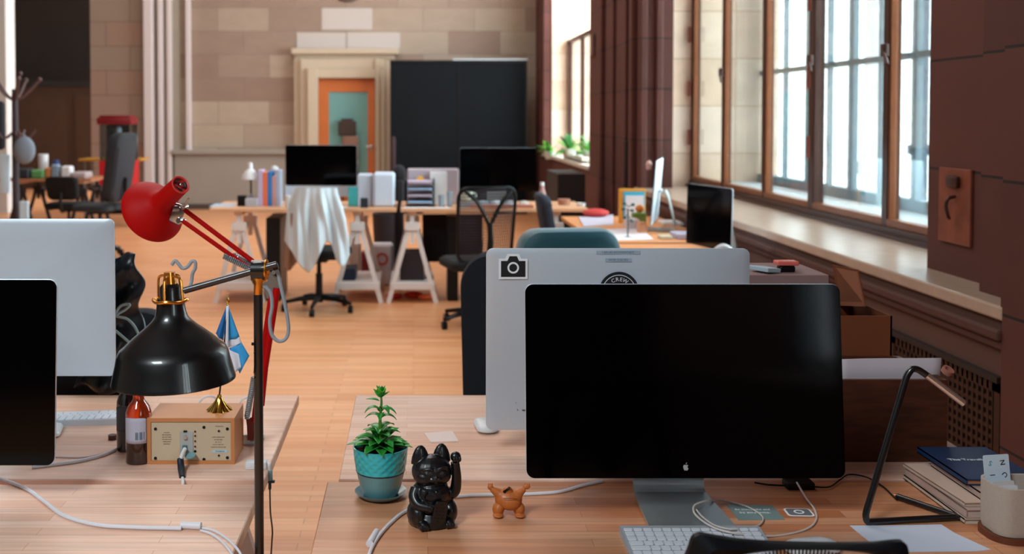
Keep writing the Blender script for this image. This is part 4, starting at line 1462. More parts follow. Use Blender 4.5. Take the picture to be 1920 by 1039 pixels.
quadsheet(at(428, 573), at(431, 582), at(449, 632), at(426, 640, .01), .003, ph=0).build('blue_field', M_fb, t, solid=.0006)
quadsheet(at(426, 640, .01), at(449, 632), at(453, 643, .0), at(426, 653, .01), .003, ph=0).build('white_stripe', M_fw, t, solid=.0006)
quadsheet(at(430, 653, .008), at(453, 643), at(467, 668), at(449, 702), .004, ph=1).build('blue_field', M_fb, t, solid=.0006)
quadsheet(at(428, 655, -.003), at(448, 664, -.003), at(452, 690, -.003), at(436, 702, -.003), .003, ph=2).build('white_stripe', M_fw, t, solid=.0006)
quadsheet(at(427, 580, .012), at(424, 575, .012), at(404, 626, .018), at(418, 640, .014), .004, ph=1).build('blue_field', mat('flag_blue_shade', (30, 110, 180), .7), t, solid=.0006)  # shade on the rear fold put into a darker blue
quadsheet(at(429, 572, -.002), at(424, 574, -.002), at(421, 700, -.002), at(427, 700, -.002), .001, ph=1).build('sleeve', M_fw, t, solid=.0006)

# ------------------------------------------------------------------ bottles


def bottle(label, loc, s_, body, liquid, capm, lab, hfull=.225, r=.031, barcode=True):
    t = thing('glass_bottle', label, 'bottle', loc)
    prof = [(.0001, 0), (r * .9, 0), (r, .004), (r, .112), (r * .98, .122), (r * .82, .136), (r * .48, .15), (r * .42, .156), (r * .42, hfull - .02)]
    G().lathe(prof, n=40, cap0=False).build('glass_body', body, t)
    G().lathe([(.0001, .0), (r * 1.01, .002), (r * 1.01, .058), (.0001, .058)], n=40, cap0=False, cap1=False).build('liquid', liquid, t)
    G().lathe([(r * .46, hfull - .045), (r * .5, hfull - .043), (r * .5, hfull), (.0001, hfull)], n=28, cap0=True, cap1=False).build('cap', capm, t)
    if lab:
        g = G()

        def f(u, v):
            a = -PI / 2 + (u - .5) * 1.9 - .1
            rr = r * 1.03
            zz = .052 + .062 * v
            if v > .85:
                zz -= .004 * (abs(u - .5) * 2) ** 4
            return (rr * math.cos(a), rr * math.sin(a), zz)
        g.sheet(f, 20, 6)
        lb = g.build('label', lab, t, solid=.0005)
        if barcode:
            g = G()
            for k in range(9):
                a = -PI / 2 + .02 + k * .075
                rr = r * 1.055
                if k % 4 != 3:
                    g.box((rr * math.cos(a), rr * math.sin(a), .071), (.0013, .0006, .018), rot=(0, 0, a + PI / 2))
            g.build('barcode', mat('barcode', (64, 110, 124), .6), lb, smooth=False)
    return t


M_amber = mat('amber_glass', (236, 84, 24), .06, coat=.6, trans=.75)
bottle('amber glass bottle with a pale label beside the radio', ((250 - VX) / 790., 2.575, ZD), 1, M_amber, mat('dark_liquid', (44, 18, 10), .1, coat=.8), M_amber, mat('bottle_label', (196, 196, 214), .6), hfull=.222)
bottle('slim dark bottle behind the amber bottle', ((228 - VX) / 763., 2.67, ZD), 1, mat('dark_glass', (24, 16, 20), .12, coat=.8), mat('dark_glass2', (16, 12, 14), .12, coat=.8), M_black, mat('dark_label', (70, 74, 84), .6), hfull=.225, r=.027, barcode=False)
solo(G().lathe([(.0001, 0), (.011, 0), (.011, .012), (.0001, .012)], n=20), 'brown_bottle_cap', mat('cap_brown', (90, 50, 44), .5), 'small brown cap on the desk left of the dark bottle', 'cap', T(211, 824))  # a loose bottle cap

# ------------------------------------------------------------------ cables on the left desks
cable('power_cable', [(-60, 880), (0, 898), (50, 917), (85, 942), (120, 967), (180, 984), (250, 989), (340, 991)], ZD, .0042, M_cable, 'thick white cable snaking across the lower left tabletop')
q0, q1 = T(340, 991), T(377, 993)
solo(G().cyl((0, 0, .007), (q1 - q0) + Vector((0, 0, .007)), .0075, n=16), 'cable_splitter', M_cable, 'white cylindrical splitter where the white cable forks', 'connector', q0)
cable('power_cable', [(376, 990), (400, 995), (425, 1010), (445, 1030), (460, 1055)], ZD, .0026, M_cable, 'upper thin white strand leaving the cable splitter')
cable('power_cable', [(376, 995), (395, 1001), (415, 1015), (432, 1035), (446, 1060)], ZD, .0026, M_cable, 'lower thin white strand leaving the cable splitter')
cable('power_cable', [(60, 876), (100, 871), (150, 864), (190, 854), (217, 843)], ZD, .0042, M_cable, 'white cable running behind the left monitor to the dark bottle')
cable('power_cable', [(80, 856), (110, 857), (160, 857), (200, 848), (222, 838)], ZD, .002, M_cable, 'thin white cable above the thicker one left of the bottles')
cable('power_cable', [(372, 775), (372, 758, .76), (384, 745, .78), (400, 744, .78), (407, 755, .76), (400, 770)], ZD, .003, M_cable, 'white cable loop peeping above the radio')
cable('power_cable', [(448, 765), (452, 752, .76), (463, 745, .77), (474, 742, .77), (480, 752)], ZD, .003, M_cable, 'short white cable arc right of the flag stand')
p = T(481, 878)
t = thing('usb_adapter', 'white adapter block lying on the edge of the left desk', 'adapter', (p.x, p.y, ZD))
G().box((0, 0, .009), (.05, .026, .018), bev=.003).build('block', M_white, t)
base = Vector((-.333, 2.52, .68))
t = thing('hanging_connector', 'teal-grey connector hanging over the left desk edge on a thin cord', 'connector', base)
b0 = P(505, 868, 2.52)
G().tube([T(496, 871) + Vector((0, 0, .01)) - base, P(504, 870, 2.52) - base, P(506, 884, 2.52) - base], .0035, 8, 4).build('upper_lead', M_white, t)
a_ = P(506, 882, 2.52) - base
G().cyl(a_, P(506, 900, 2.52) - base, .006, .007, n=14).build('body', mat('teal_gray', (126, 160, 166), .5), t)
G().box(P(506, 903, 2.52) - base, (.024, .01, .006), bev=.002).box(P(506, 911, 2.52) - base, (.007, .007, .018), bev=.002).build('grip', mat('dark_teal', (30, 60, 68), .5), t)
G().tube([P(506, 915, 2.52) - base, P(507, 960, 2.52) - base, P(511, 1000, 2.5) - base, P(508, 1045, 2.5) - base, (-.03, -.05, -.66)], .002, 8, 5).build('cord', mat('grey_lead', (110, 104, 98), .6), t)

# ================================================================== LAMPS ON THE LEFT
LY = 2.03
base = Vector(((483 - VX) / 990., LY, 0))
t = thing('floor_lamp', 'black floor lamp with brass joint and black bell shade hanging over the radio', 'lamp', base)


def lp(px, py, dy=0.0):
    return P(px, py, LY + dy) - base


SL = 990.
G().lathe([(.0001, 0), (.12, 0), (.125, .006), (.12, .02), (.02, .028), (.012, .05), (.0001, .05)], n=48).build('base_disc', M_blackpaint, t)
zt = lp(483, 552).z
G().cyl((0, 0, .03), (0, 0, zt), .0088).build('pole', M_blackpaint, t)
g = G()
for py in (660, 706):
    z_ = lp(483, py).z
    g.ball((0.0 - .006, -.007, z_), .0022)
z_ = lp(474, 645).z
g.cyl((-.008, 0, z_), (-.013, 0, z_), .003, n=10)
g.build('screw', M_black, t)
zj = lp(485, 507).z
g = G().lathe([(.0085, zt - .004), (.0085, zt + .018), (.011, zt + .022), (.016, zt + .032), (.0085, zt + .034)], n=28)
g.build('brass_collar', M_brass, t)
g = G().cyl((-.012, 0, zj), (.012, 0, zj), .0195, n=36).box((0, 0, zj), (.024, .028, .036), bev=.006)
g.build('joint_block', M_blackpaint, t)
g = G().lathe([(.012, .0), (.0205, .001), (.0215, .004), (.019, .007), (.013, .007)], (.012, 0, zj), (1, 0, 0), n=36)
g.build('joint_ring', M_brass, t)
G().lathe([(.0001, .005), (.010, .005), (.010, .009), (.0001, .009)], (.012, 0, zj), (1, 0, 0), n=24).build('joint_knob', M_brass, t)
a0, a1 = lp(345, 545, -.012), lp(519, 496, -.012)
g = G().tube([a0, a1], .0066, 16)
g.build('arm', mat('arm_gray', (46, 42, 44), .35, coat=.4), t)
# shade, profile read off the photograph
scx, tiltA = 326, math.radians(-2.2)
rimc = lp(326, 712)
prof_px = [(115, 712), (114, 705), (110.5, 690), (107, 677), (104, 662), (99, 652), (90, 645), (76, 632), (60, 619), (48, 610), (38, 601), (31, 592), (28, 582), (26.5, 572), (25.5, 560)]
prof = [(r_ / SL, (712 - py_) / SL) for r_, py_ in prof_px]
inner = [(max(.0005, r_ - .0016), h_ - .0004) for r_, h_ in reversed(prof)]
rim = [(115.8 / SL, -.0008), (115.8 / SL, .0015)]
axis = Vector((math.sin(tiltA) * -1 * -1, 0, math.cos(tiltA)))
axis = Vector((-.035, -.0, 1)).normalized()
G().lathe([(inner[-1][0], -.0008)] + rim + prof[1:] + inner[:-1], rimc, axis, n=80, cap0=False, cap1=False).build('shade', M_blackpaint, t, angle=50)
G().lathe([(.0001, .148), (.023, .149)], rimc, axis, n=32, cap0=False, cap1=False).build('shade_lid', M_black, t)


def ax(h, x=0, y=0):
    return rimc + axis * h + Vector((x, y, 0))


g = G().lathe([(.022, .149), (.020, .160), (.0195, .178), (.014, .184), (.0001, .184)], rimc, axis, n=32)
g.build('socket', M_blackpaint, t)
g = G()
g.tube([ax(.152, .0305 * math.cos(a) * (1 + .06 * math.cos(4 * a)), .0305 * math.sin(a) * (1 + .06 * math.cos(4 * a))) + Vector((0, 0, .0015 * math.cos(4 * a))) for a in [2 * PI * k / 40 for k in range(41)]], .0034, 8)
for a in (-.5, PI - .5, PI / 2 - .5, -PI / 2 - .15):
    c_, s_ = math.cos(a), math.sin(a)
    g.tube([ax(.152, .030 * c_, .030 * s_), ax(.188, .028 * c_, .028 * s_), ax(.197, .022 * c_, .022 * s_), ax(.199, .008 * c_, .008 * s_)], .0026, 8, 4)
g.cyl(ax(.183), ax(.206), .0125, .0105)
g.build('brass_cage', M_brass, t)
g = G().tube([lp(322, 497), lp(328, 489), lp(334, 494), lp(342, 503), lp(352, 500), lp(360, 490), lp(366, 492), lp(366, 503), lp(361, 513), lp(359, 528), lp(355, 541, -.012)], .0034, 8, 5)
g.build('cord', M_graycord, t)
g = G().tube([lp(516, 502, -.01), lp(521, 512), lp(526, 535), lp(532, 560), lp(538, 590), lp(541, 618), lp(536, 635), lp(524, 640), lp(514, 634), lp(508, 622), lp(506, 600), lp(510, 575), lp(508, 552), lp(500, 540), lp(494, 537)], .0036, 8, 5)
g.build('cord', M_graycord, t)
G().cyl(lp(512, 501, -.01), lp(521, 498, -.01), .0072, n=12).build('arm_end', M_black, t)

# ------------------------------------------------------------------ red spring-arm lamp
RY = 2.69
rb = T(468, 838)
base = Vector((rb.x, 2.735, ZD))
t = thing('spring_arm_lamp', 'red spring-arm lamp with a flared shade standing behind the black lamp pole', 'lamp', base)


def q_(px, py, Y=RY):
    return P(px, py, Y) - base


axv = Vector((.60, -.64, .48)).normalized()
cap = q_(338, 347, 2.62)
Lh = .155
rimp = cap - axv * Lh
prof = [(.084, 0), (.0838, .003), (.078, .012), (.069, .023), (.056, .035), (.042, .045), (.032, .053), (.0275, .062), (.0255, .076), (.0235, Lh)]
inn = [(max(r_ - .0014, .001), h_ - .0004 if k else h_) for k, (r_, h_) in enumerate(prof[:-2])]
G().lathe(list(reversed(inn)) + prof, rimp, axv, n=72, cap0=False, cap1=False).build('shade', M_red, t, angle=50)
G().lathe([(.0235, Lh), (.024, Lh + .002), (.021, Lh + .003), (.0185, Lh + .0005), (.0185, Lh - .006), (.0001, Lh - .006)], rimp, axv, n=40, cap0=False, cap1=False).build('vent_rim', mat('red_cap', (206, 56, 50), .5), t)
g = G()
a_ = axv.orthogonal().normalized()
b_ = axv.cross(a_)
for k in range(3):
    an = 2 * PI * k / 3 + .4
    g.tube([cap + axv * .001 + (a_ * math.cos(an + d) + b_ * math.sin(an + d)) * .0125 for d in (-.65, -.3, 0, .3, .65)], .0038, 8, flat=.5)
g.build('vent_slot', mat('slot_dark', (20, 10, 10), .6), t)
G().ball(cap + axv * .002, .0042).build('vent_screw', M_steel, t)
g = G().box(q_(332, 403, RY), (.03, .008, .042), rot=(0, .4, 0), bev=.003).cyl(q_(322, 391, RY - .02), q_(334, 391, RY - .01), .008, n=14).cyl(q_(334, 414, RY - .012), q_(345, 414, RY + .01), .007, n=14).cyl(q_(343, 389, RY - .012), q_(350, 387, RY + .01), .006, n=14)
g.tube([q_(345, 388, RY - .01), q_(350, 380, RY - .02), q_(354, 372, RY - .025)], .003, 8).tube([q_(326, 382, RY - .01), q_(336, 384, RY - .01), q_(346, 389, RY - .01)], .003, 8)
g.build('head_bracket', M_steel, t)
G().tube([q_(344, 392), q_(474, 490)], .0062, 12).tube([q_(342, 414), q_(480, 512)], .0058, 12).build('upper_arm', M_red, t)


def spring(a, b, r, turns, name='spring'):
    a, b = Vector(a), Vector(b)
    d = (b - a).normalized()
    u = d.orthogonal().normalized()
    v = d.cross(u)
    n_ = turns * 10
    pts = [a.lerp(b, k / n_) + u * (r * math.cos(2 * PI * k / 10)) + v * (r * math.sin(2 * PI * k / 10)) for k in range(n_ + 1)]
    return G().tube(pts, r * .36, 5).cyl(a, b, r * .75, n=10).build(name, mat('spring_steel', (176, 186, 192), .35, metal=.8), t)


spring(q_(419, 480, RY - .012), q_(472, 506, RY - .012), .0058, 16)
spring(q_(436, 477, RY + .012), q_(478, 499, RY + .012), .005, 14)
g = G().loops([[q_(x, y, Y) for x, y in ((484, 500), (502, 506), (523, 523), (528, 534), (522, 541), (508, 560), (500, 560), (494, 540))] for Y in (RY - .004, RY + .004)])
for x, y in ((513, 511), (524, 524), (524, 534)):
    g.cyl(q_(x, y, RY - .012), q_(x, y, RY + .012), .0058, n=12)
g.build('elbow_plate', mat('plate_gray', (128, 120, 112), .5, metal=.5), t)
G().tube([q_(519, 540), q_(496, 690), q_(489, 760)], .0095, 12).tube([q_(508, 556), q_(486, 700), q_(476, 790)], .0066, 10).build('lower_arm', M_red, t)
spring(q_(476, 708, RY - .02), q_(463, 784, RY - .02), .006, 22)
G().tube([q_(476, 700, RY - .02), q_(492, 560, RY - .012)], .0015, 6).build('pull_rod', M_steel, t)
g = G().loops([[q_(x, y, Y) for x, y in ((461, 784), (478, 782), (480, 800), (476, 826), (464, 826), (463, 800))] for Y in (RY, RY + .03)])
g.build('base_bracket', mat('bracket_red', (120, 44, 34), .5), t)
G().box((.0, -.0, .005), (.055, .06, .01), bev=.002).cyl((0, 0, .008), (0, 0, .04), .008, n=14).box((-.01, -.03, .014), (.018, .008, .026), bev=.002).build('base_clamp', mat('clamp_white', (196, 208, 214), .45, metal=.3), t)

# ================================================================== CHAIRS AROUND THE NEAR DESKS
M_chair_dk = mat('chair_navy', (13, 18, 26), .9, noise=.25, nscale=300, bump=.3)
office_chair('charcoal upholstered office chair left of the silver computer with the stickers', (.385, 3.66, 0), -.30, w=.56, h=1.08, fab=mat('chair_slate', (20, 27, 36), .92, noise=.25, nscale=300, bump=.3), backbot=.40, thick=.13, rake=.02, shell=mat('chair_slate', (38, 46, 58)))
G_ = bpy.data.objects['office_chair']
G().tube([(.27, .30, .70), (.305, .30, .76), (.31, .30, .80)], .018, 10, 4).ball((.315, .30, .80), .028).build('adjusting_knob', M_black, G_)
office_chair('dark chair behind the left desk beneath the silver computer', (-1.15, 3.62, 0), 0.0, w=.56, h=.87, fab=M_chair_dk, backbot=.52, thick=.08)
office_chair('large black office chair with a teal-lit padded top beyond the sticker computer', (.66, 4.95, 0), PI + .15, w=.47, h=1.075, fab=M_teal_lit, backbot=.5, thick=.13, rake=.0)

# black crumpled jacket behind the left computer
g = G()


def jk(u, v):
    x = -.10 + .20 * u + .012 * math.sin(v * 17 + u * 4)
    z_ = .42 * (1 - v) + .01 * math.sin(u * 9)
    y = .02 * math.sin(u * 11 + v * 6) + .014 * math.sin(v * 23 + u * 3) - .03 * math.sin(PI * u)
    return (x, y, z_)


g.sheet(jk, 24, 40)
jp = P(206, 640, 3.36)
solo(g, 'jacket', mat('black_nylon', (18, 24, 32), .35, noise=.2, nscale=60), 'crumpled black jacket hanging behind the silver computer at the left', 'jacket', (jp.x, 3.36, .72), solid=.012, subsurf=1)
base = P(222, 600, 3.28)
t = thing('shoelace_cord', 'pale looped cord tied on the black jacket beside the left computer', 'cord', base)
G().tube([P(x, y, 3.28) - base for x, y in ((214, 592), (226, 574), (243, 571), (236, 580), (218, 592), (238, 598), (252, 612), (262, 632), (272, 650))], .004, 8, 6).tube([P(x, y, 3.28) - base for x, y in ((214, 618), (226, 628), (240, 640), (256, 652))], .004, 8, 6).build('cord', mat('pale_cord', (176, 204, 210), .6), t)

# mesh chair in the foreground
CY = 1.45
base = Vector((P(1494, 1020, CY).x, CY, 0))
t = thing('mesh_chair', 'black perforated chair back rising at the bottom edge before the big monitor', 'chair', base, 0)


def mc(px, py, dy=0):
    return P(px, py, CY + dy) - base


top_l = [mc(1277, 1060), mc(1290, 1030), mc(1298, 1008), mc(1312, 1000), mc(1335, 1004), mc(1380, 1011), mc(1440, 1016), mc(1500, 1018), mc(1580, 1019), mc(1640, 1018), mc(1680, 1014), mc(1694, 1016), mc(1700, 1028), mc(1702, 1048)]
bot_l = [mc(1330, 1075), mc(1345, 1062), mc(1352, 1052), mc(1360, 1045), mc(1375, 1040), mc(1400, 1035), mc(1450, 1029), mc(1500, 1027), mc(1560, 1028), mc(1610, 1032), mc(1640, 1038), mc(1650, 1044), mc(1656, 1054), mc(1660, 1070)]
tl, bl = spline(top_l, 4), spline(bot_l, 4)
g = G()
rings = []
for i, (a, b) in enumerate(zip(tl, bl)):
    d = Vector((0, .014, 0))
    m_ = a.lerp(b, .5)
    rings.append([a + d * .4, a + Vector((0, 0, 0)) - d * .4, m_ - d * 1.2, b - d * .5, b + d * .5, m_ + d * .9])
g.loops(rings)
g.build('back_frame', mat('chair_gloss', (4, 6, 11), .5, spec=.2), t)
g = G()
cx_, cz_ = mc(1500, 1200).x, mc(1500, 1200).z
for k in range(64):
    an = math.radians(28 + 124 * k / 63)
    R1, R0 = .40, .06
    p1 = Vector((cx_ + .19 * math.cos(an) * 1.0, 0, 0))
    a = Vector((cx_ - math.cos(an) * .150, 0.0, cz_ + .123 * math.sin(an) + 0.004))
    b = Vector((cx_ - math.cos(an) * .02, 0.01, cz_ - .10))
    g.tube([a, a.lerp(b, .5) + Vector((0, .006, 0)), b], .0016, 5)
for k in range(1, 9):
    f = 1 - k * .1
    g.tube([Vector((cx_ - math.cos(math.radians(an)) * .150 * f, .004, cz_ + (.123 * math.sin(math.radians(an)) + .004) * f - .1 * (1 - f))) for an in range(24, 157, 6)], .0022, 5)
g.build('back_mesh', M_black, t)
G().tube([(-.14, 0, .93), (-.16, .0, .75), (-.12, -.02, .58), (0, -.03, .55), (.12, -.02, .58), (.16, 0, .75), (.14, 0, .93)], .014, 10, 6).tube([(0, -.03, .56), (0, -.03, .42), (0, .1, .38)], .022, 10, 4).build('back_support', M_black, t)
G().loops([[(x * s_, y * s_ + .27, z_) for x, y in rrect(.46, .44, .09)] for s_, z_ in ((.9, .40), (1, .42), (1, .45), (.9, .47))]).build('seat', M_black_soft, t)
g = G().cyl((0, .25, .1), (0, .25, .4), .025)
for k in range(5):
    a = 2 * PI * k / 5
    g.tube([(0, .25, .1), (.28 * math.cos(a), .25 + .28 * math.sin(a), .07)], .018, 8).cyl((.28 * math.cos(a) - .015, .25 + .28 * math.sin(a), .028), (.28 * math.cos(a) + .015, .25 + .28 * math.sin(a), .028), .028, n=14)
g.build('star_base', M_black, t)

# ================================================================== FAR TABLES
ZF = .80
S9 = 2012 / 8.9
FY0, FY1 = 8.9, 9.65
M_ftop = mat('far_beech', (222, 168, 128), .55, noise=.08, nscale=6)
FT = 'beech tabletops at the far end of the hall'
fx = lambda px, Y=8.9: (px - VX) * Y / 2012
tabletop('pale beech tabletop in the distance with the jacket-draped chair before it', fx(391), fx(743), FY0, FY1, ZF, M_ftop, FT)
tabletop('pale beech tabletop in the distance in front of the black board', fx(751), fx(1104), FY0, FY1, ZF, M_ftop, FT)
for px, lab in ((445, 'white trestle at the left end of the far tables'), (669, 'white trestle in the distance just right of the draped chair'), (773, 'white trestle in the distance holding a dark box on its shelf'), (1045, 'white trestle at the right end of the far tables')):
    trestle(lab, fx(px), 9.275, ZF - .03, 'white trestles under the far tables', ln=.70)


def stand(px0, px1, py0, py1, Y, zb=ZF):
    """x centre, width, height of something standing on zb seen between these pixels"""
    a, b = P(px0, py0, Y), P(px1, py0, Y)
    return (a.x + b.x) / 2, b.x - a.x, a.z - zb


def item(name, label, cat, px0, px1, pytop, Y, dep, m, zb=ZF, group=None, bev=.004, rot=0, pybot=None):
    x, w_, h_ = stand(px0, px1, pytop, 0, Y, zb)
    h_ = max(h_, .004)
    return solo(G().box((0, 0, h_ / 2), (w_, dep, h_), bev=min(bev, h_ * .3, w_ * .2, dep * .3), seg=1), name, m, label, cat, (x, Y, zb), rot, group, smooth=False)


# monitors there
x, w_, h_ = stand(533, 668, 272, 0, 9.25)
display('desktop_computer', 'desktop computer with black screen and pale chin on the left far table', (x + .01, 9.3, ZF), -.05, w_, .445, h_ - .445, 0, .095, neckw=.16, cat='computer')
x, w_, h_ = stand(862, 1005, 277, 0, 9.2)
display('monitor', 'black monitor standing before the dark board on the right far table', (x, 9.25, ZF), 0, w_, .375, h_ - .375, 0, 0, neckw=.16)
# left table items
M_pl = mat('pot_gray', (178, 176, 184), .6)
t = thing('table_lamp', 'small white desk lamp standing in a grey pot on the far left table', 'lamp', (fx(470, 9.2), 9.2, ZF))
s_ = 9.2 / 2012
G().lathe([(.0001, 0), (.02, 0), (.02, .1), (.0001, .1)], n=20).build('foot', M_pl, t)
G().tube([(0, 0, .08), (.0, 0, .20), (-.01, 0, .26)], .008, 8, 3).build('stem', mat('dark_green', (36, 60, 48), .6), t)
G().lathe([(.075, .0), (.07, .03), (.045, .07), (.022, .09), (.018, .14), (.0001, .145)], (-.005, 0, P(470, 336, 9.2).z - ZF), n=28, cap0=False).build('shade', M_white, t)
item('planter', 'square grey planter pot at the foot of the white far lamp', 'pot', 461, 484, 372, 9.12, .1, M_pl)
item('pen_cup', 'small black cup left of the grey planter on the far table', 'cup', 446, 462, 366, 9.15, .07, M_black)
for k, (a, b, top_, col, lab) in enumerate(((486, 495, 318, (190, 176, 206), 'lilac book standing leftmost in the far row of books'), (495, 504, 322, (226, 112, 76), 'orange book standing in the far row of books'), (504, 512, 321, (40, 120, 190), 'bright blue book standing in the far row of books'), (512, 520, 330, (196, 150, 150), 'pinkish patterned book in the far row of books'), (520, 528, 318, (170, 180, 200), 'pale blue-grey book rightmost in the far row of books'))):
    item('book', lab, 'book', a, b, top_, 9.2, .17, mat('bk%d' % k, col, .6), group='books on the far left table')
solo(G().ball((0, 0, .0), .035).cyl((0, 0, -.09), (0, 0, 0), .02), 'white_knob_toy', M_white, 'small white round-topped object peeping over the far books', 'ornament', (fx(515, 9.33), 9.33, P(515, 318, 9.33).z))
bpy.data.objects['white_knob_toy'].name = 'desk_ornament'
mug('white mug on the far table left of the jacket', (fx(541, 9.02), 9.02, ZF), M_white, .035, .10)
item('note_pad', 'teal pad standing at the lower right corner of the left far monitor', 'pad', 653, 672, 351, 9.1, .03, mat('teal_pad', (60, 170, 172), .6))
item('binder', 'pale blue-white binder standing right of the left far monitor', 'binder', 671, 698, 326, 9.2, .24, mat('binder_a', (196, 206, 222), .5), bev=.01, group='pale binders on the far left table')
item('binder', 'wide blue-white binder at the right end of the left far table', 'binder', 700, 741, 323, 9.15, .24, mat('binder_b', (204, 214, 230), .5), bev=.02, group='pale binders on the far left table')
item('dark_camera', 'small dark gadget before the binders on the far left table', 'gadget', 676, 690, 371, 8.98, .06, mat('gadget', (30, 40, 50), .5))
bpy.data.objects['dark_camera'].name = 'gadget'
item('paper_stack', 'loose sheets at the left end of the far left table', 'paper', 398, 440, 389, 9.2, .3, mat('far_paper', (180, 196, 214), .8), bev=.0)
item('paper_stack', 'flat white sheet on the far left table beside the teal pad', 'paper', 600, 650, 389, 9.0, .12, M_paper, bev=.0)
# right table items
item('paper_stack', 'wide stack of white papers at the left end of the right far table', 'paper', 757, 842, 389, 8.955, .09, M_paper, bev=.0)
x = fx(788, 9.15)
t = thing('letter_tray', 'stacked dark letter trays full of papers on the right far table', 'tray', (x, 9.15, ZF))
for k in range(4):
    z_ = .03 + k * .055
    G().bx(-.12, .12, -.13, .13, z_, z_ + .006).bx(-.12, -.115, -.13, .13, z_, z_ + .04).bx(.115, .12, -.13, .13, z_, z_ + .04).build('tray', mat('tray_dark', (34, 40, 60), .5), t, smooth=False)
    G().bx(-.105, .10, -.135, .12, z_ + .006, z_ + .022).build('papers', mat('tray_paper%d' % (k % 2), ((150, 176, 206), (186, 170, 190))[k % 2], .8), t, smooth=False)
G().bx(-.12, -.11, -.12, .12, 0, .22).bx(.11, .12, -.12, .12, 0, .22).build('upright', M_black, t, smooth=False)
item('document_box', 'pale clear document box behind the letter trays on the far table', 'box', 764, 860, 316, 9.4, .12, mat('clear_box', (186, 172, 180), .4), bev=.01)
item('white_folder', 'bright white folder standing in front of the clear document box', 'folder', 806, 838, 322, 9.31, .04, M_paper)
solo(G().lathe([(.0001, 0), (.035, 0), (.035, .02), (.0001, .02)], axis=(0, -1, 0), n=20), 'yellow_disc', mat('yellow', (236, 170, 50), .5), 'small yellow disc on the front of the white folder', 'badge', (fx(788, 9.28) + .0, 9.285, P(788, 338, 9.28).z))
bpy.data.objects['yellow_disc'].name = 'yellow_badge'
for px, hh, lab in ((828, .1, 'clear tumbler beside the letter trays'), (843, .13, 'taller clear tumbler beside the first on the far table')):
    mug(lab, (fx(px, 9.05), 9.05, ZF), mat('tumbler', (150, 164, 176), .2), .025, hh, name='tumbler', cat='tumbler', handle=False)
mug('cream mug left of the right far monitor', (fx(875, 9.02), 9.02, ZF + .06), mat('cream', (220, 226, 206), .4), .05, .075)
item('tissue_box', 'low pale box under the cream mug on the far table', 'box', 860, 892, 379, 9.02, .12, mat('pale_gray_b', (150, 150, 156), .6))
random.seed(3)
for px, col, w_, lab in ((905, (150, 160, 170), 24, 'grey-blue clutter box before the right far monitor'), (930, (222, 226, 232), 22, 'white crumpled paper before the right far monitor'), (957, (206, 208, 214), 26, 'white tissue packet on the right far table'), (982, (196, 180, 170), 14, 'beige small box on the right far table')):
    solo(G().ball((0, 0, .025), (w_ / 2 * 9 / 2012, .05, .03), u=9, v=6), 'crumpled_item', mat('cl%d' % px, col, .7), lab, 'clutter', (fx(px, 9.07), 9.055, ZF), rotz=px, smooth=False)
for o in list(bpy.data.objects):
    if o.name.startswith('crumpled_item'):
        o.name = 'crumpled_paper'
item('keyboard_tray', 'thin reddish wooden board lying before the right far monitor', 'board', 880, 1000, 384, 8.97, .06, mat('redwood', (176, 104, 80), .6))
t = thing('bottle', 'small pink bottle right of the right far monitor', 'bottle', (fx(1017, 9.2), 9.2, ZF))
G().lathe([(.0001, 0), (.035, 0), (.035, .1), (.02, .14), (.016, .17), (.0001, .17)], n=20).build('flask', mat('pinkish', (176, 130, 124), .4), t)
G().lathe([(.0001, .17), (.018, .17), (.018, .2), (.0001, .2)], n=16).build('cap', M_white, t)
solo(G().lathe([(.0001, 0), (.05, 0), (.055, .05), (.05, .052), (.0001, .03)], n=20), 'bowl', mat('bowl_beige', (170, 120, 100), .5), 'brownish bowl near the right end of the right far table', 'bowl', (fx(1058, 9.25), 9.25, ZF))

# dark bag wedged between the two far tables
g = G().box((0, 0, .5), (.09, .3, .98), bev=.04).ball((.0, 0, 1.02), (.07, .12, .1))
solo(g, 'coat', mat('dark_coat', (28, 24, 30), .9), 'dark coat hanging between the two far tables', 'coat', (fx(748, 9.8), 9.86, 0))
# dark cabinet under the left table, panels under the right
item('drawer_unit', 'black drawer unit under the left end of the far left table', 'cabinet', 506, 532, 404, 9.3, .5, M_black, zb=0)
item('modesty_panel', 'black cloth-covered panel under the right far table', 'panel', 792, 905, 402, 9.45, .04, mat('near_black', (16, 12, 12), .8), zb=.28)
item('drawer_unit', 'black cabinet side under the middle of the right far table', 'cabinet', 838, 858, 404, 9.2, .3, M_black, zb=0)
item('storage_box', 'dark box resting on the shelf of the trestle under the right far table', 'box', 750, 795, 470, 9.2, .3, mat('dark_box', (44, 32, 36), .7), zb=.176)
item('storage_box', 'dark blue box resting on the shelf of the trestle right of the draped chair', 'box', 641, 668, 500, 9.2, .3, mat('navy_box', (30, 44, 66), .7), zb=.176)
item('shopping_bag', 'white paper bag with a red round mark under the gap between the far tables', 'bag', 697, 737, 456, 9.95, .18, mat('bag_white', (206, 200, 206), .7), zb=0, bev=.02)
solo(G().lathe([(.035, 0), (.06, 0), (.06, .004), (.035, .004), (.035, 0)], axis=(0, -1, 0), n=28, cap0=False, cap1=False), 'red_ring_mark', mat('mark_red', (190, 90, 84), .6), 'reddish ring mark printed on the white bag', 'mark', (fx(716, 9.86), 9.856, P(716, 486, 9.86).z))
mk = bpy.data.objects['red_ring_mark']
mk.parent = bpy.data.objects['shopping_bag']
mk.location = (mk.location.x - mk.parent.location.x, -.094, mk.location.z - mk.parent.location.z)
for k_ in ('category',):
    del mk[k_]
item('shopping_bag', 'tall white bag under the far left table beside the red bag', 'bag', 655, 677, 452, 9.9, .15, mat('bag_cream', (210, 196, 186), .7), zb=0, bev=.02)
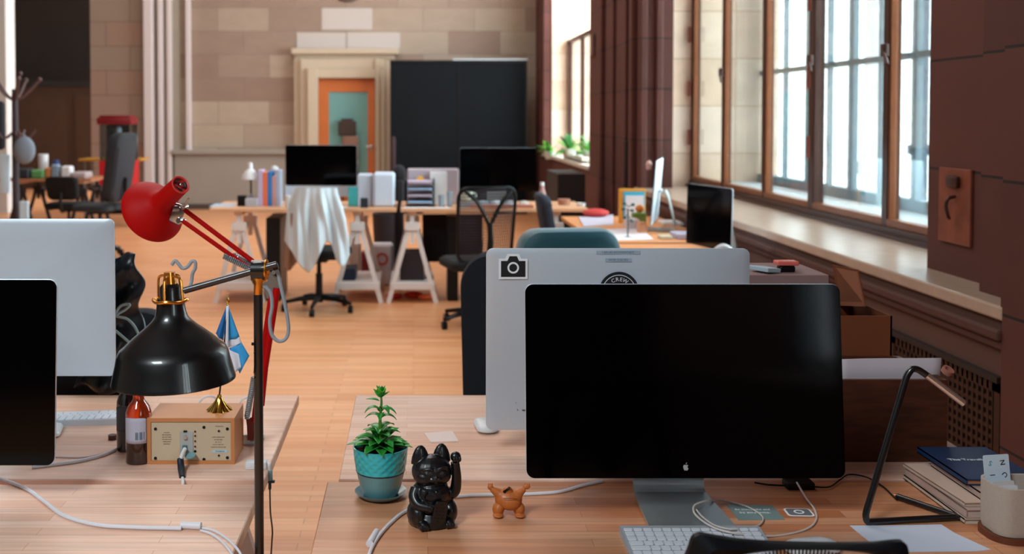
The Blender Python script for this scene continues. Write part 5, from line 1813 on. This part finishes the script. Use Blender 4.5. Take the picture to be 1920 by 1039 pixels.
item('shopping_bag', 'dark red bag under the far left table behind the trestle', 'bag', 677, 696, 470, 10.12, .15, mat('bag_red', (120, 26, 32), .7), zb=.0, bev=.02)
t = thing('rubbish_bin', 'dark bin on the floor behind the gap between the far tables', 'bin', (fx(722, 9.9), 10.45, 0))
G().lathe([(.0001, 0), (.11, 0), (.14, .62), (.13, .62), (.1, .02)], n=28, cap0=False, cap1=False).build('bin_body', mat('bin_dark', (44, 36, 38), .6), t)
for k, (px, py, r_, lab) in enumerate(((738, 562, .05, 'small red item on the floor under the far trestles'), (775, 560, .06, 'orange-red bundle on the floor under the right far trestle'), (800, 564, .05, 'orange bundle on the floor right of the red one'))):
    p = T(px, py + 4, 0)
    solo(G().ball((0, 0, r_ * .45), (r_ * 1.5, r_, r_ * .5), u=10, v=7), 'red_bundle', mat('orred%d' % k, ((200, 40, 34), (206, 60, 30), (216, 96, 40))[k], .7), lab, 'bundle', (p.x, p.y + .15, 0))
for o in list(bpy.data.objects):
    if o.name.startswith('red_bundle'):
        o.name = 'cloth_bundle'

# draped chair
jc = (fx(594, 8.45), 8.62, 0)
office_chair('black office chair with a pale jacket over its back at the far left table', jc, PI - .1, w=.30, h=.99, fab=M_black_soft, backbot=.58)
g = G()


JY = 8.24
JT = [(0, 556), (.12, 548), (.3, 541), (.5, 538), (.75, 536), (1, 534)]
JB = [(0, 628), (.12, 634), (.3, 641), (.5, 648), (.75, 653), (1, 655)]
JL = [(0, 452), (.10, 470), (.20, 492), (.30, 506), (.38, 512), (.46, 498), (.55, 474), (.63, 452), (.72, 456), (.80, 488), (.88, 500), (.94, 496), (1, 478)]


def lerp_tab(tab, x):
    for (a, p), (b, q) in zip(tab, tab[1:]):
        if x <= b:
            return p + (q - p) * (x - a) / (b - a)
    return tab[-1][1]


def jacket(u, v):
    low = lerp_tab(JL, u)
    k = v ** .9
    xl, xr = lerp_tab(JT, k), lerp_tab(JB, k)
    px = xl + (xr - xl) * u
    py = 353 + (low - 353) * v
    arc = .05 * (2 * u - 1) ** 2
    y = JY + arc + .028 * math.sin(u * 17 + v * 2.2) * min(1, v * 2.5) + .014 * math.sin(u * 39 - v * 4) * min(1, v * 2)
    if v < .06:
        y += (.06 - v) * 3.0
        py = 353 + (.06 - v) * 30
    return P(px, py, y) - Vector(jc)


g.sheet(jacket, 72, 34)
t = thing('draped_jacket', 'pale blue-white jacket draped over the back of the far black chair', 'jacket', jc, 0)
g.build('jacket_body', mat('jacket_cloth', (206, 220, 228), .85), t, solid=.006)


def lining(u, v):
    px = 532 + 16 * u + 8 * (1 - v) + 12 * v * u
    py = 400 + (500 - 400 + 8 * math.sin(u * 5)) * v
    return P(px, py, JY + .07 + .02 * math.sin(u * 9 + v * 3)) - Vector(jc)


G().sheet(lining, 12, 16).build('lining', mat('jacket_lining', (150, 116, 98), .85), t, solid=.006)

# other far chairs
office_chair('dark mesh-backed chair with Y-shaped brace facing the right far table', (fx(895, 7.9), 8.0, 0), PI + .25, w=.44, h=1.05, mesh_back=True, backbot=.5)
office_chair('dark grey chair seen edge-on right of the right far monitor', (fx(1022, 8.0) + .24, 7.9, 0), PI / 2, w=.44, h=1.0, fab=mat('slate_blue', (34, 42, 56), .8), backbot=.55)

# ================================================================== WINDOW-SIDE DESK IN THE DISTANCE
M_wd = mat('far_desk_wood', (224, 150, 96), .55)
tabletop('bright desk along the window wall beyond the teal-lit chair', 1.22, 2.02, 7.05, 8.85, ZD, M_wd, 'window-side desks')
trestle('trestle under the window-side desk, near end', 1.6, 7.5, ZD - .03, 'trestles under the window-side desk', ln=.7)
trestle('trestle under the window-side desk, far end', 1.74, 8.48, ZD - .03, 'trestles under the window-side desk', ln=.7)
M_p2 = mat('paper_bright', (240, 230, 234), .8)


def onz(px, py, z=ZD):
    return T(px, py, z)


def paper(label, pix, m=None):
    sheet_on('paper_sheet', pix, ZD, m or M_p2, label, 'paper', th=.006)


paper('white papers at the near left of the window-side desk', [(1130, 432), (1200, 428), (1225, 450), (1130, 452)])
paper('lilac-white sheet at the far left of the window-side desk', [(1085, 408), (1150, 404), (1150, 422), (1095, 426)], mat('lilac_paper', (206, 200, 216), .8))
for nm, lab, cat, a, b, top_, Y, dp, col in (
        ('display_board', 'orange-edged card with a turquoise frame on the window-side desk', 'board', 1160, 1210, 354, 8.3, .03, (226, 150, 50)),
        ('white_box', 'white box right of the upright silver computer', 'box', 1238, 1292, 414, 8.2, .2, (226, 222, 220)),
        ('storage_box', 'lilac box nearest the left edge of the slanted black display', 'box', 1262, 1300, 436, 7.3, .2, (190, 184, 206)),
        ('carton', 'small cream and green carton at the near edge of the window-side desk', 'carton', 1236, 1258, 441, 7.25, .1, (214, 206, 176)),
        ('carton', 'peach-coloured carton beside the upright silver computer', 'carton', 1196, 1210, 416, 7.6, .1, (222, 160, 120)),
        ('white_box', 'white low box left of the upright silver computer', 'box', 1172, 1196, 410, 7.9, .15, (226, 210, 208))):
    item(nm, lab, cat, a, b, top_, Y, dp, mat('wc_%d_%d' % (a, top_), col, .6), zb=ZD)
for o in list(bpy.data.objects):
    if o.name.startswith('white_box'):
        o.name = 'cardboard_box'
dbd = bpy.data.objects['display_board']
x, w_, h_ = stand(1170, 1210, 362, 0, 8.27, ZD)
G().bx(-.07, .095, -.02, -.016, .02, h_ + .01).build('turquoise_frame', mat('turq', (70, 180, 210), .5), dbd, smooth=False)
G().bx(-.055, .085, -.026, -.02, .03, h_ - .02).build('white_face', M_p2, dbd, smooth=False)
solo(G().ball((0, 0, .03), (.035, .03, .03)), 'orange_fruit', mat('orange_fruit', (232, 140, 60), .5), 'small orange ball on the window-side desk before the framed card', 'fruit', (P(1200, 380, 8.1).x, 8.1, ZD + .10))
bpy.data.objects['orange_fruit'].name = 'orange_ball'
solo(G().box((0, 0, .05), (.1, .08, .1), bev=.01), 'green_carton', mat('greenc', (120, 150, 70), .6), 'green carton under the orange ball', 'carton', (P(1198, 380, 8.1).x, 8.1, ZD), smooth=False)
# side-on silver computer
p = P(1226, 430, 7.7)
display('desktop_computer', 'silver computer seen edge-on standing upright on the window-side desk', (p.x + .06, 7.75, ZD), -PI / 2 - .30, .60, .46, .06, .08, .0, cat='computer')
solo(G().ball((0, 0, .035), (.022, .022, .03)).cyl((0, 0, 0), (0, 0, .03), .02), 'troll_toy', mat('toy_pink', (226, 180, 170), .6), 'small pink toy on top of the edge-on silver computer', 'toy', P(1217, 318, 7.7))
bpy.data.objects['troll_toy'].name = 'toy_figure'
# wire plant
base = Vector((P(1177, 430, 7.3).x, 7.3, ZD))
t = thing('wire_stand', 'thin dark wire stand on the near edge of the window-side desk', 'stand', base)
top = P(1177, 392, 7.3) - base
G().tube([(0, 0, 0), (.002, 0, top.z * .5), (0, 0, top.z)], .005, 8, 3).lathe([(.0001, 0), (.03, 0), (.03, .006), (.0001, .008)], n=20).build('stem', mat('verdigris', (40, 84, 84), .5), t)
g = G()
for dx, dz in ((-.03, .0), (.03, -.01), (-.02, -.06), (.025, -.08), (.035, .03), (-.025, .04)):
    g.ball((dx, 0, top.z + dz), (.014, .01, .01), u=8, v=6).tube([(0, 0, top.z + dz * .5), (dx, 0, top.z + dz)], .003, 5)
g.build('bead', mat('verdigris', ()), t)
# red thing
solo(G().ball((0, 0, .03), (.11, .09, .035)), 'red_pouch', mat('pouch_red', (206, 62, 60), .6), 'red pouch on the far corner of the window-side desk', 'pouch', (P(1098, 418, 8.8).x + .08, 8.78, ZD + .006))
mug('white crumpled cup at the right end of the right far table', (fx(1090, 9.1), 9.1, ZF), M_white, .04, .03, name='saucer_cup', cat='cup', handle=False)
bpy.data.objects['saucer_cup'].name = 'shallow_cup'
# slanted black display by the window
Yd = 6.3
a, b = P(1303, 342, 6.6), P(1388, 356, 6.1)
ab = Vector((b.x - a.x, b.y - a.y, 0))
rz_ = math.atan2(ab.y, ab.x)
mid = (a + b) / 2
tabletop('window-side desk under the slanted black display', 1.12, 1.87, 5.9, 6.95, ZD, M_wd, 'window-side desks')
trestle('trestle under the slanted black display', 1.5, 6.42, ZD - .03, 'trestles under the window-side desk', ln=.7)
zt_ = mid.z - ZD
display('monitor', 'slanted black display with a silver edge standing by the window sill', (mid.x, mid.y + .02, ZD), rz_, ab.length, zt_ - .05, .05, .02, 0)
t = thing('headphones', 'white and teal rounded headset before the slanted black display', 'headphones', (P(1356, 462, 5.9).x, 5.9, ZD))
g = G().tube([(-.055, 0, .02), (-.05, 0, .08), (0, 0, .115), (.05, 0, .08), (.055, 0, .02)], .014, 10, 5)
g.build('band', M_white, t)
G().cyl((-.07, 0, .035), (-.035, 0, .035), .034).cyl((.035, 0, .035), (.07, 0, .035), .034).build('ear_cup', mat('teal_cup', (120, 170, 172), .5), t)

# plants on the sill of the far window
t = thing('sill_plant', 'leafy green plant on the sill of the far window', 'plant', (2.12, 14.6, .98))
G().lathe([(.0001, 0), (.07, 0), (.1, .14), (.09, .14), (.0001, .1)], n=24, cap0=False, cap1=False).build('pot', mat('pot_pale', (200, 196, 190), .6), t)
random.seed(5)
ML1, ML2 = mat('leaf_bright', (96, 180, 40), .5), mat('leaf_deep', (30, 120, 40), .5)
for k in range(26):
    a, e = random.uniform(0, 2 * PI), random.uniform(.1, 1.3)
    L_ = random.uniform(.2, .42)
    d = Vector((math.cos(a) * math.cos(e), math.sin(a) * math.cos(e), math.sin(e)))
    sd = d.cross(Vector((0, 0, 1))).normalized()
    b0 = Vector((0, 0, .12))

    def f(u, v, d=d, sd=sd, L_=L_, b0=b0):
        wd = .07 * math.sin(PI * max(.02, min(.98, u)))
        return b0 + d * (L_ * u) + sd * ((v - .5) * wd) - Vector((0, 0, .12 * u * u))
    G().sheet(f, 6, 2).build('leaf', ML1 if k % 2 else ML2, t, solid=.003)
t2 = dup(t, (2.24, 13.6, .98), 1.3, 'second leafy plant nearer on the far window sill')
t3 = dup(t, (2.02, 15.9, .92), 2.4, 'smaller trailing plant at the back end of the far window sill')
t3.scale = (.8, .8, .8)
solo(G().box((0, 0, .03), (.34, 1.4, .05), rot=(0, .12, 0), bev=.01), 'propagator_tray', mat('tray_white', (216, 226, 216), .3), 'pale tray lying along the far window sill below the plants', 'tray', (2.24, 13.9, .985), smooth=False)
item('side_cabinet', 'dark low cabinet under the far window right of the far tables', 'cabinet', 1035, 1085, 322, 11.5, .9, mat('cab_dark', (30, 20, 20), .7), zb=0)

# ================================================================== FAR LEFT CORNER
t = thing('coat_stand', 'dark coat stand with hooks and hanging things before the left opening', 'coat stand', (P(28, 200, 11).x, 11.0, 0))
G().cyl((0, 0, 0), (0, 0, 1.84), .042, .03).build('post', mat('stand_dark', (52, 38, 44), .6), t)
g = G()
for k in range(5):
    a = 2 * PI * k / 5 + .2
    c_, s_ = math.cos(a), math.sin(a)
    g = G()
    g.tube([(0, 0, 1.72), (.1 * c_, .1 * s_, 1.78), (.24 * c_, .24 * s_, 1.93)], .014, 8, 4).ball((.245 * c_, .245 * s_, 1.94), .024)
    g.build('hook', mat('hook_brown', (84, 58, 58), .5), t)
    G().tube([(0, 0, 1.42), (.12 * c_, .12 * s_, 1.34), (.2 * c_, .2 * s_, 1.42)], .012, 8, 4).build('hook', mat('hook_brown', ()), t)
G().tube([(0, 0, 1.8), (.06, 0, 2.0)], .012, 8).ball((.06, 0, 2.0), .022).build('finial', mat('hook_brown', ()), t)
g = G()
for k in range(4):
    a = PI / 2 * k + .4
    g.tube([(0, 0, .2), (.2 * math.cos(a), .2 * math.sin(a), .08), (.3 * math.cos(a), .3 * math.sin(a), .015)], .018, 8, 3)
g.build('foot', mat('stand_dark', ()), t)
cx = t.location.x
solo(G().ball((0, 0, 0), (.11, .07, .14)).lathe([(.0001, .13), (.02, .14), (.0001, .16)], n=10), 'peaked_hat', mat('cap_gray', (120, 130, 142), .8), 'grey-blue hat hanging right of the coat stand post', 'hat', (cx + .15, 10.84, 1.22))
solo(G().box((0, 0, 0), (.10, .05, .40), bev=.015), 'hanging_towel', mat('towel', (190, 210, 222), .85), 'pale blue towel hanging left on the coat stand', 'towel', (cx - .07, 10.9, .98))
solo(G().box((0, 0, 0), (.16, .1, .5), bev=.04), 'dark_bag', mat('bag_dk', (30, 30, 36), .85), 'dark bag hanging on the coat stand above the towel', 'bag', (cx - .16, 10.93, 1.47))
bpy.data.objects['dark_bag'].name = 'shoulder_bag'
solo(G().box((0, 0, 0), (.09, .04, .28), bev=.01), 'hanging_towel', mat('towel', ()), 'small pale cloth hanging low on the right of the coat stand', 'towel', (cx + .12, 10.9, .56), smooth=False)
DX = [P(30, 0, 14).x, P(185, 0, 14).x]
tabletop('cluttered wooden table far away at the left before the dark opening', DX[0] - .1, DX[1], 13.6, 14.4, .76, mat('left_table', (170, 110, 76), .6), 'far left tables')
for px in (52, 165):
    trestle('dark trestle under the cluttered far left table, %s end' % ('left' if px < 90 else 'right'), P(px, 0, 14).x, 14, .73, 'dark trestles under the far left table', mat('trestle_dark', (40, 34, 34), .6), .7)
mug('tall white cup on the cluttered far left table', (P(78, 0, 14.15).x, 14.15, .76), M_white, .065, .30, handle=False, name='cup', cat='cup')
for nm, lab, cat, a, b, top_, Y, dp, col in (
        ('plastic_tub', 'green lidded tub left on the cluttered far table', 'tub', 62, 86, 318, 13.8, .2, (90, 150, 90)),
        ('carton', 'orange-brown carton on the cluttered far table', 'carton', 86, 97, 314, 13.8, .12, (190, 120, 60)),
        ('glass_jar', 'grey-blue jar on the cluttered far table', 'jar', 98, 112, 308, 13.8, .12, (130, 150, 170)),
        ('carton', 'white square carton on the cluttered far table', 'carton', 117, 136, 311, 13.8, .15, (222, 222, 226)),
        ('carton', 'pale low box at the right end of the cluttered far table', 'carton', 138, 168, 322, 13.85, .3, (176, 160, 160)),
        ('shoulder_bag', 'dark bag slumped on the left end of the far table', 'bag', 30, 60, 316, 13.8, .25, (30, 36, 48)),
        ('blue_box', 'small dark blue box behind the jar', 'box', 100, 110, 300, 14.1, .1, (30, 60, 110))):
    item(nm, lab, cat, a, b, top_, Y, dp, mat('lc_%d' % a + nm, col, .6), zb=.76, bev=.02)
bpy.data.objects['blue_box'].name = 'storage_box'
solo(G().box((0, 0, 0), (.05, .02, .10), bev=.01), 'red_tag', mat('tag_red', (200, 30, 30), .6), 'small red tag hanging from the front of the cluttered far table', 'tag', (P(133, 345, 13.55).x, 13.58, .70), smooth=False)
office_chair('dark swivel chair pushed under the cluttered far left table', (P(120, 0, 13).x, 13.1, 0), PI, w=.40, h=.84, fab=M_black_soft, arms=True)
office_chair('tall slate-grey office chair seen side-on before the red popcorn cart', (P(178, 0, 11.8).x, 11.9, 0), -PI / 2 - .25, w=.46, h=1.38, fab=mat('slate_gray', (38, 40, 46), .8), backbot=.62, seat_z=.55, rake=.12, thick=.12)
# popcorn cart
px_ = P(212, 0, 15).x
t = thing('popcorn_machine', 'red popcorn cart with glass case before the pinkish stone pier', 'popcorn machine', (px_ + .02, 15.2, 0))
M_pr = mat('cart_red', (190, 18, 26), .45)
G().bx(-.27, .22, -.2, .2, 1.44, 1.54, .02).bx(-.24, .19, -.17, .17, 1.54, 1.57, .01).build('canopy', mat('canopy_red', (120, 10, 20), .5), t)
for x in (-.22, .2):
    for y in (-.18, .18):
        G().bx(x - .012, x + .012, y - .012, y + .012, .9, 1.45).build('corner_post', M_steel, t, smooth=False)
for y in (-.178, .178):
    G().bx(-.215, .195, y - .002, y + .002, .92, 1.44).build('glass_panel', glassmat('case_glass', (190, 200, 204), .1), t, smooth=False)
G().ball((-.03, 0, 1.36), (.06, .06, .06)).ball((.12, 0, 1.2), (.05, .05, .09)).build('kettle', M_white, t)
G().bx(-.24, .22, -.2, .2, .5, .93, .01).build('cabinet', M_pr, t, smooth=False)
g = G()
for x in (-.22, .2):
    for y in (-.17, .17):
        g.cyl((x, y, .0), (x, y, .5), .016)
g.bx(-.22, .2, -.17, .17, .18, .21)
g.build('leg', mat('cart_dark', (90, 30, 30), .5), t)
# yellow table
p = P(212, 297, 15.9)
t = thing('yellow_table', 'small yellow-topped table behind the red popcorn cart', 'table', (p.x + .02, 15.9, 0))
G().bx(-.46, .46, -.25, .25, .90, .935, .008).build('tabletop', mat('yellow_wood', (196, 140, 50), .5), t, smooth=False)
for x in (-.38, .38):
    for y in (-.2, .2):
        G().cyl((x, y, 0), (x, y, .9), .012).build('leg', mat('leg_gray', (110, 100, 96), .5), t)

# curtain-like dark bundle hanging near the black board's left
solo(G().box((0, 0, .62), (.07, .2, 1.24), bev=.03), 'rolled_banner', mat('banner_dark', (48, 26, 28), .8), 'narrow dark upright roll left of the black board', 'roll', (P(737, 0, 16.5).x, 16.6, 0))
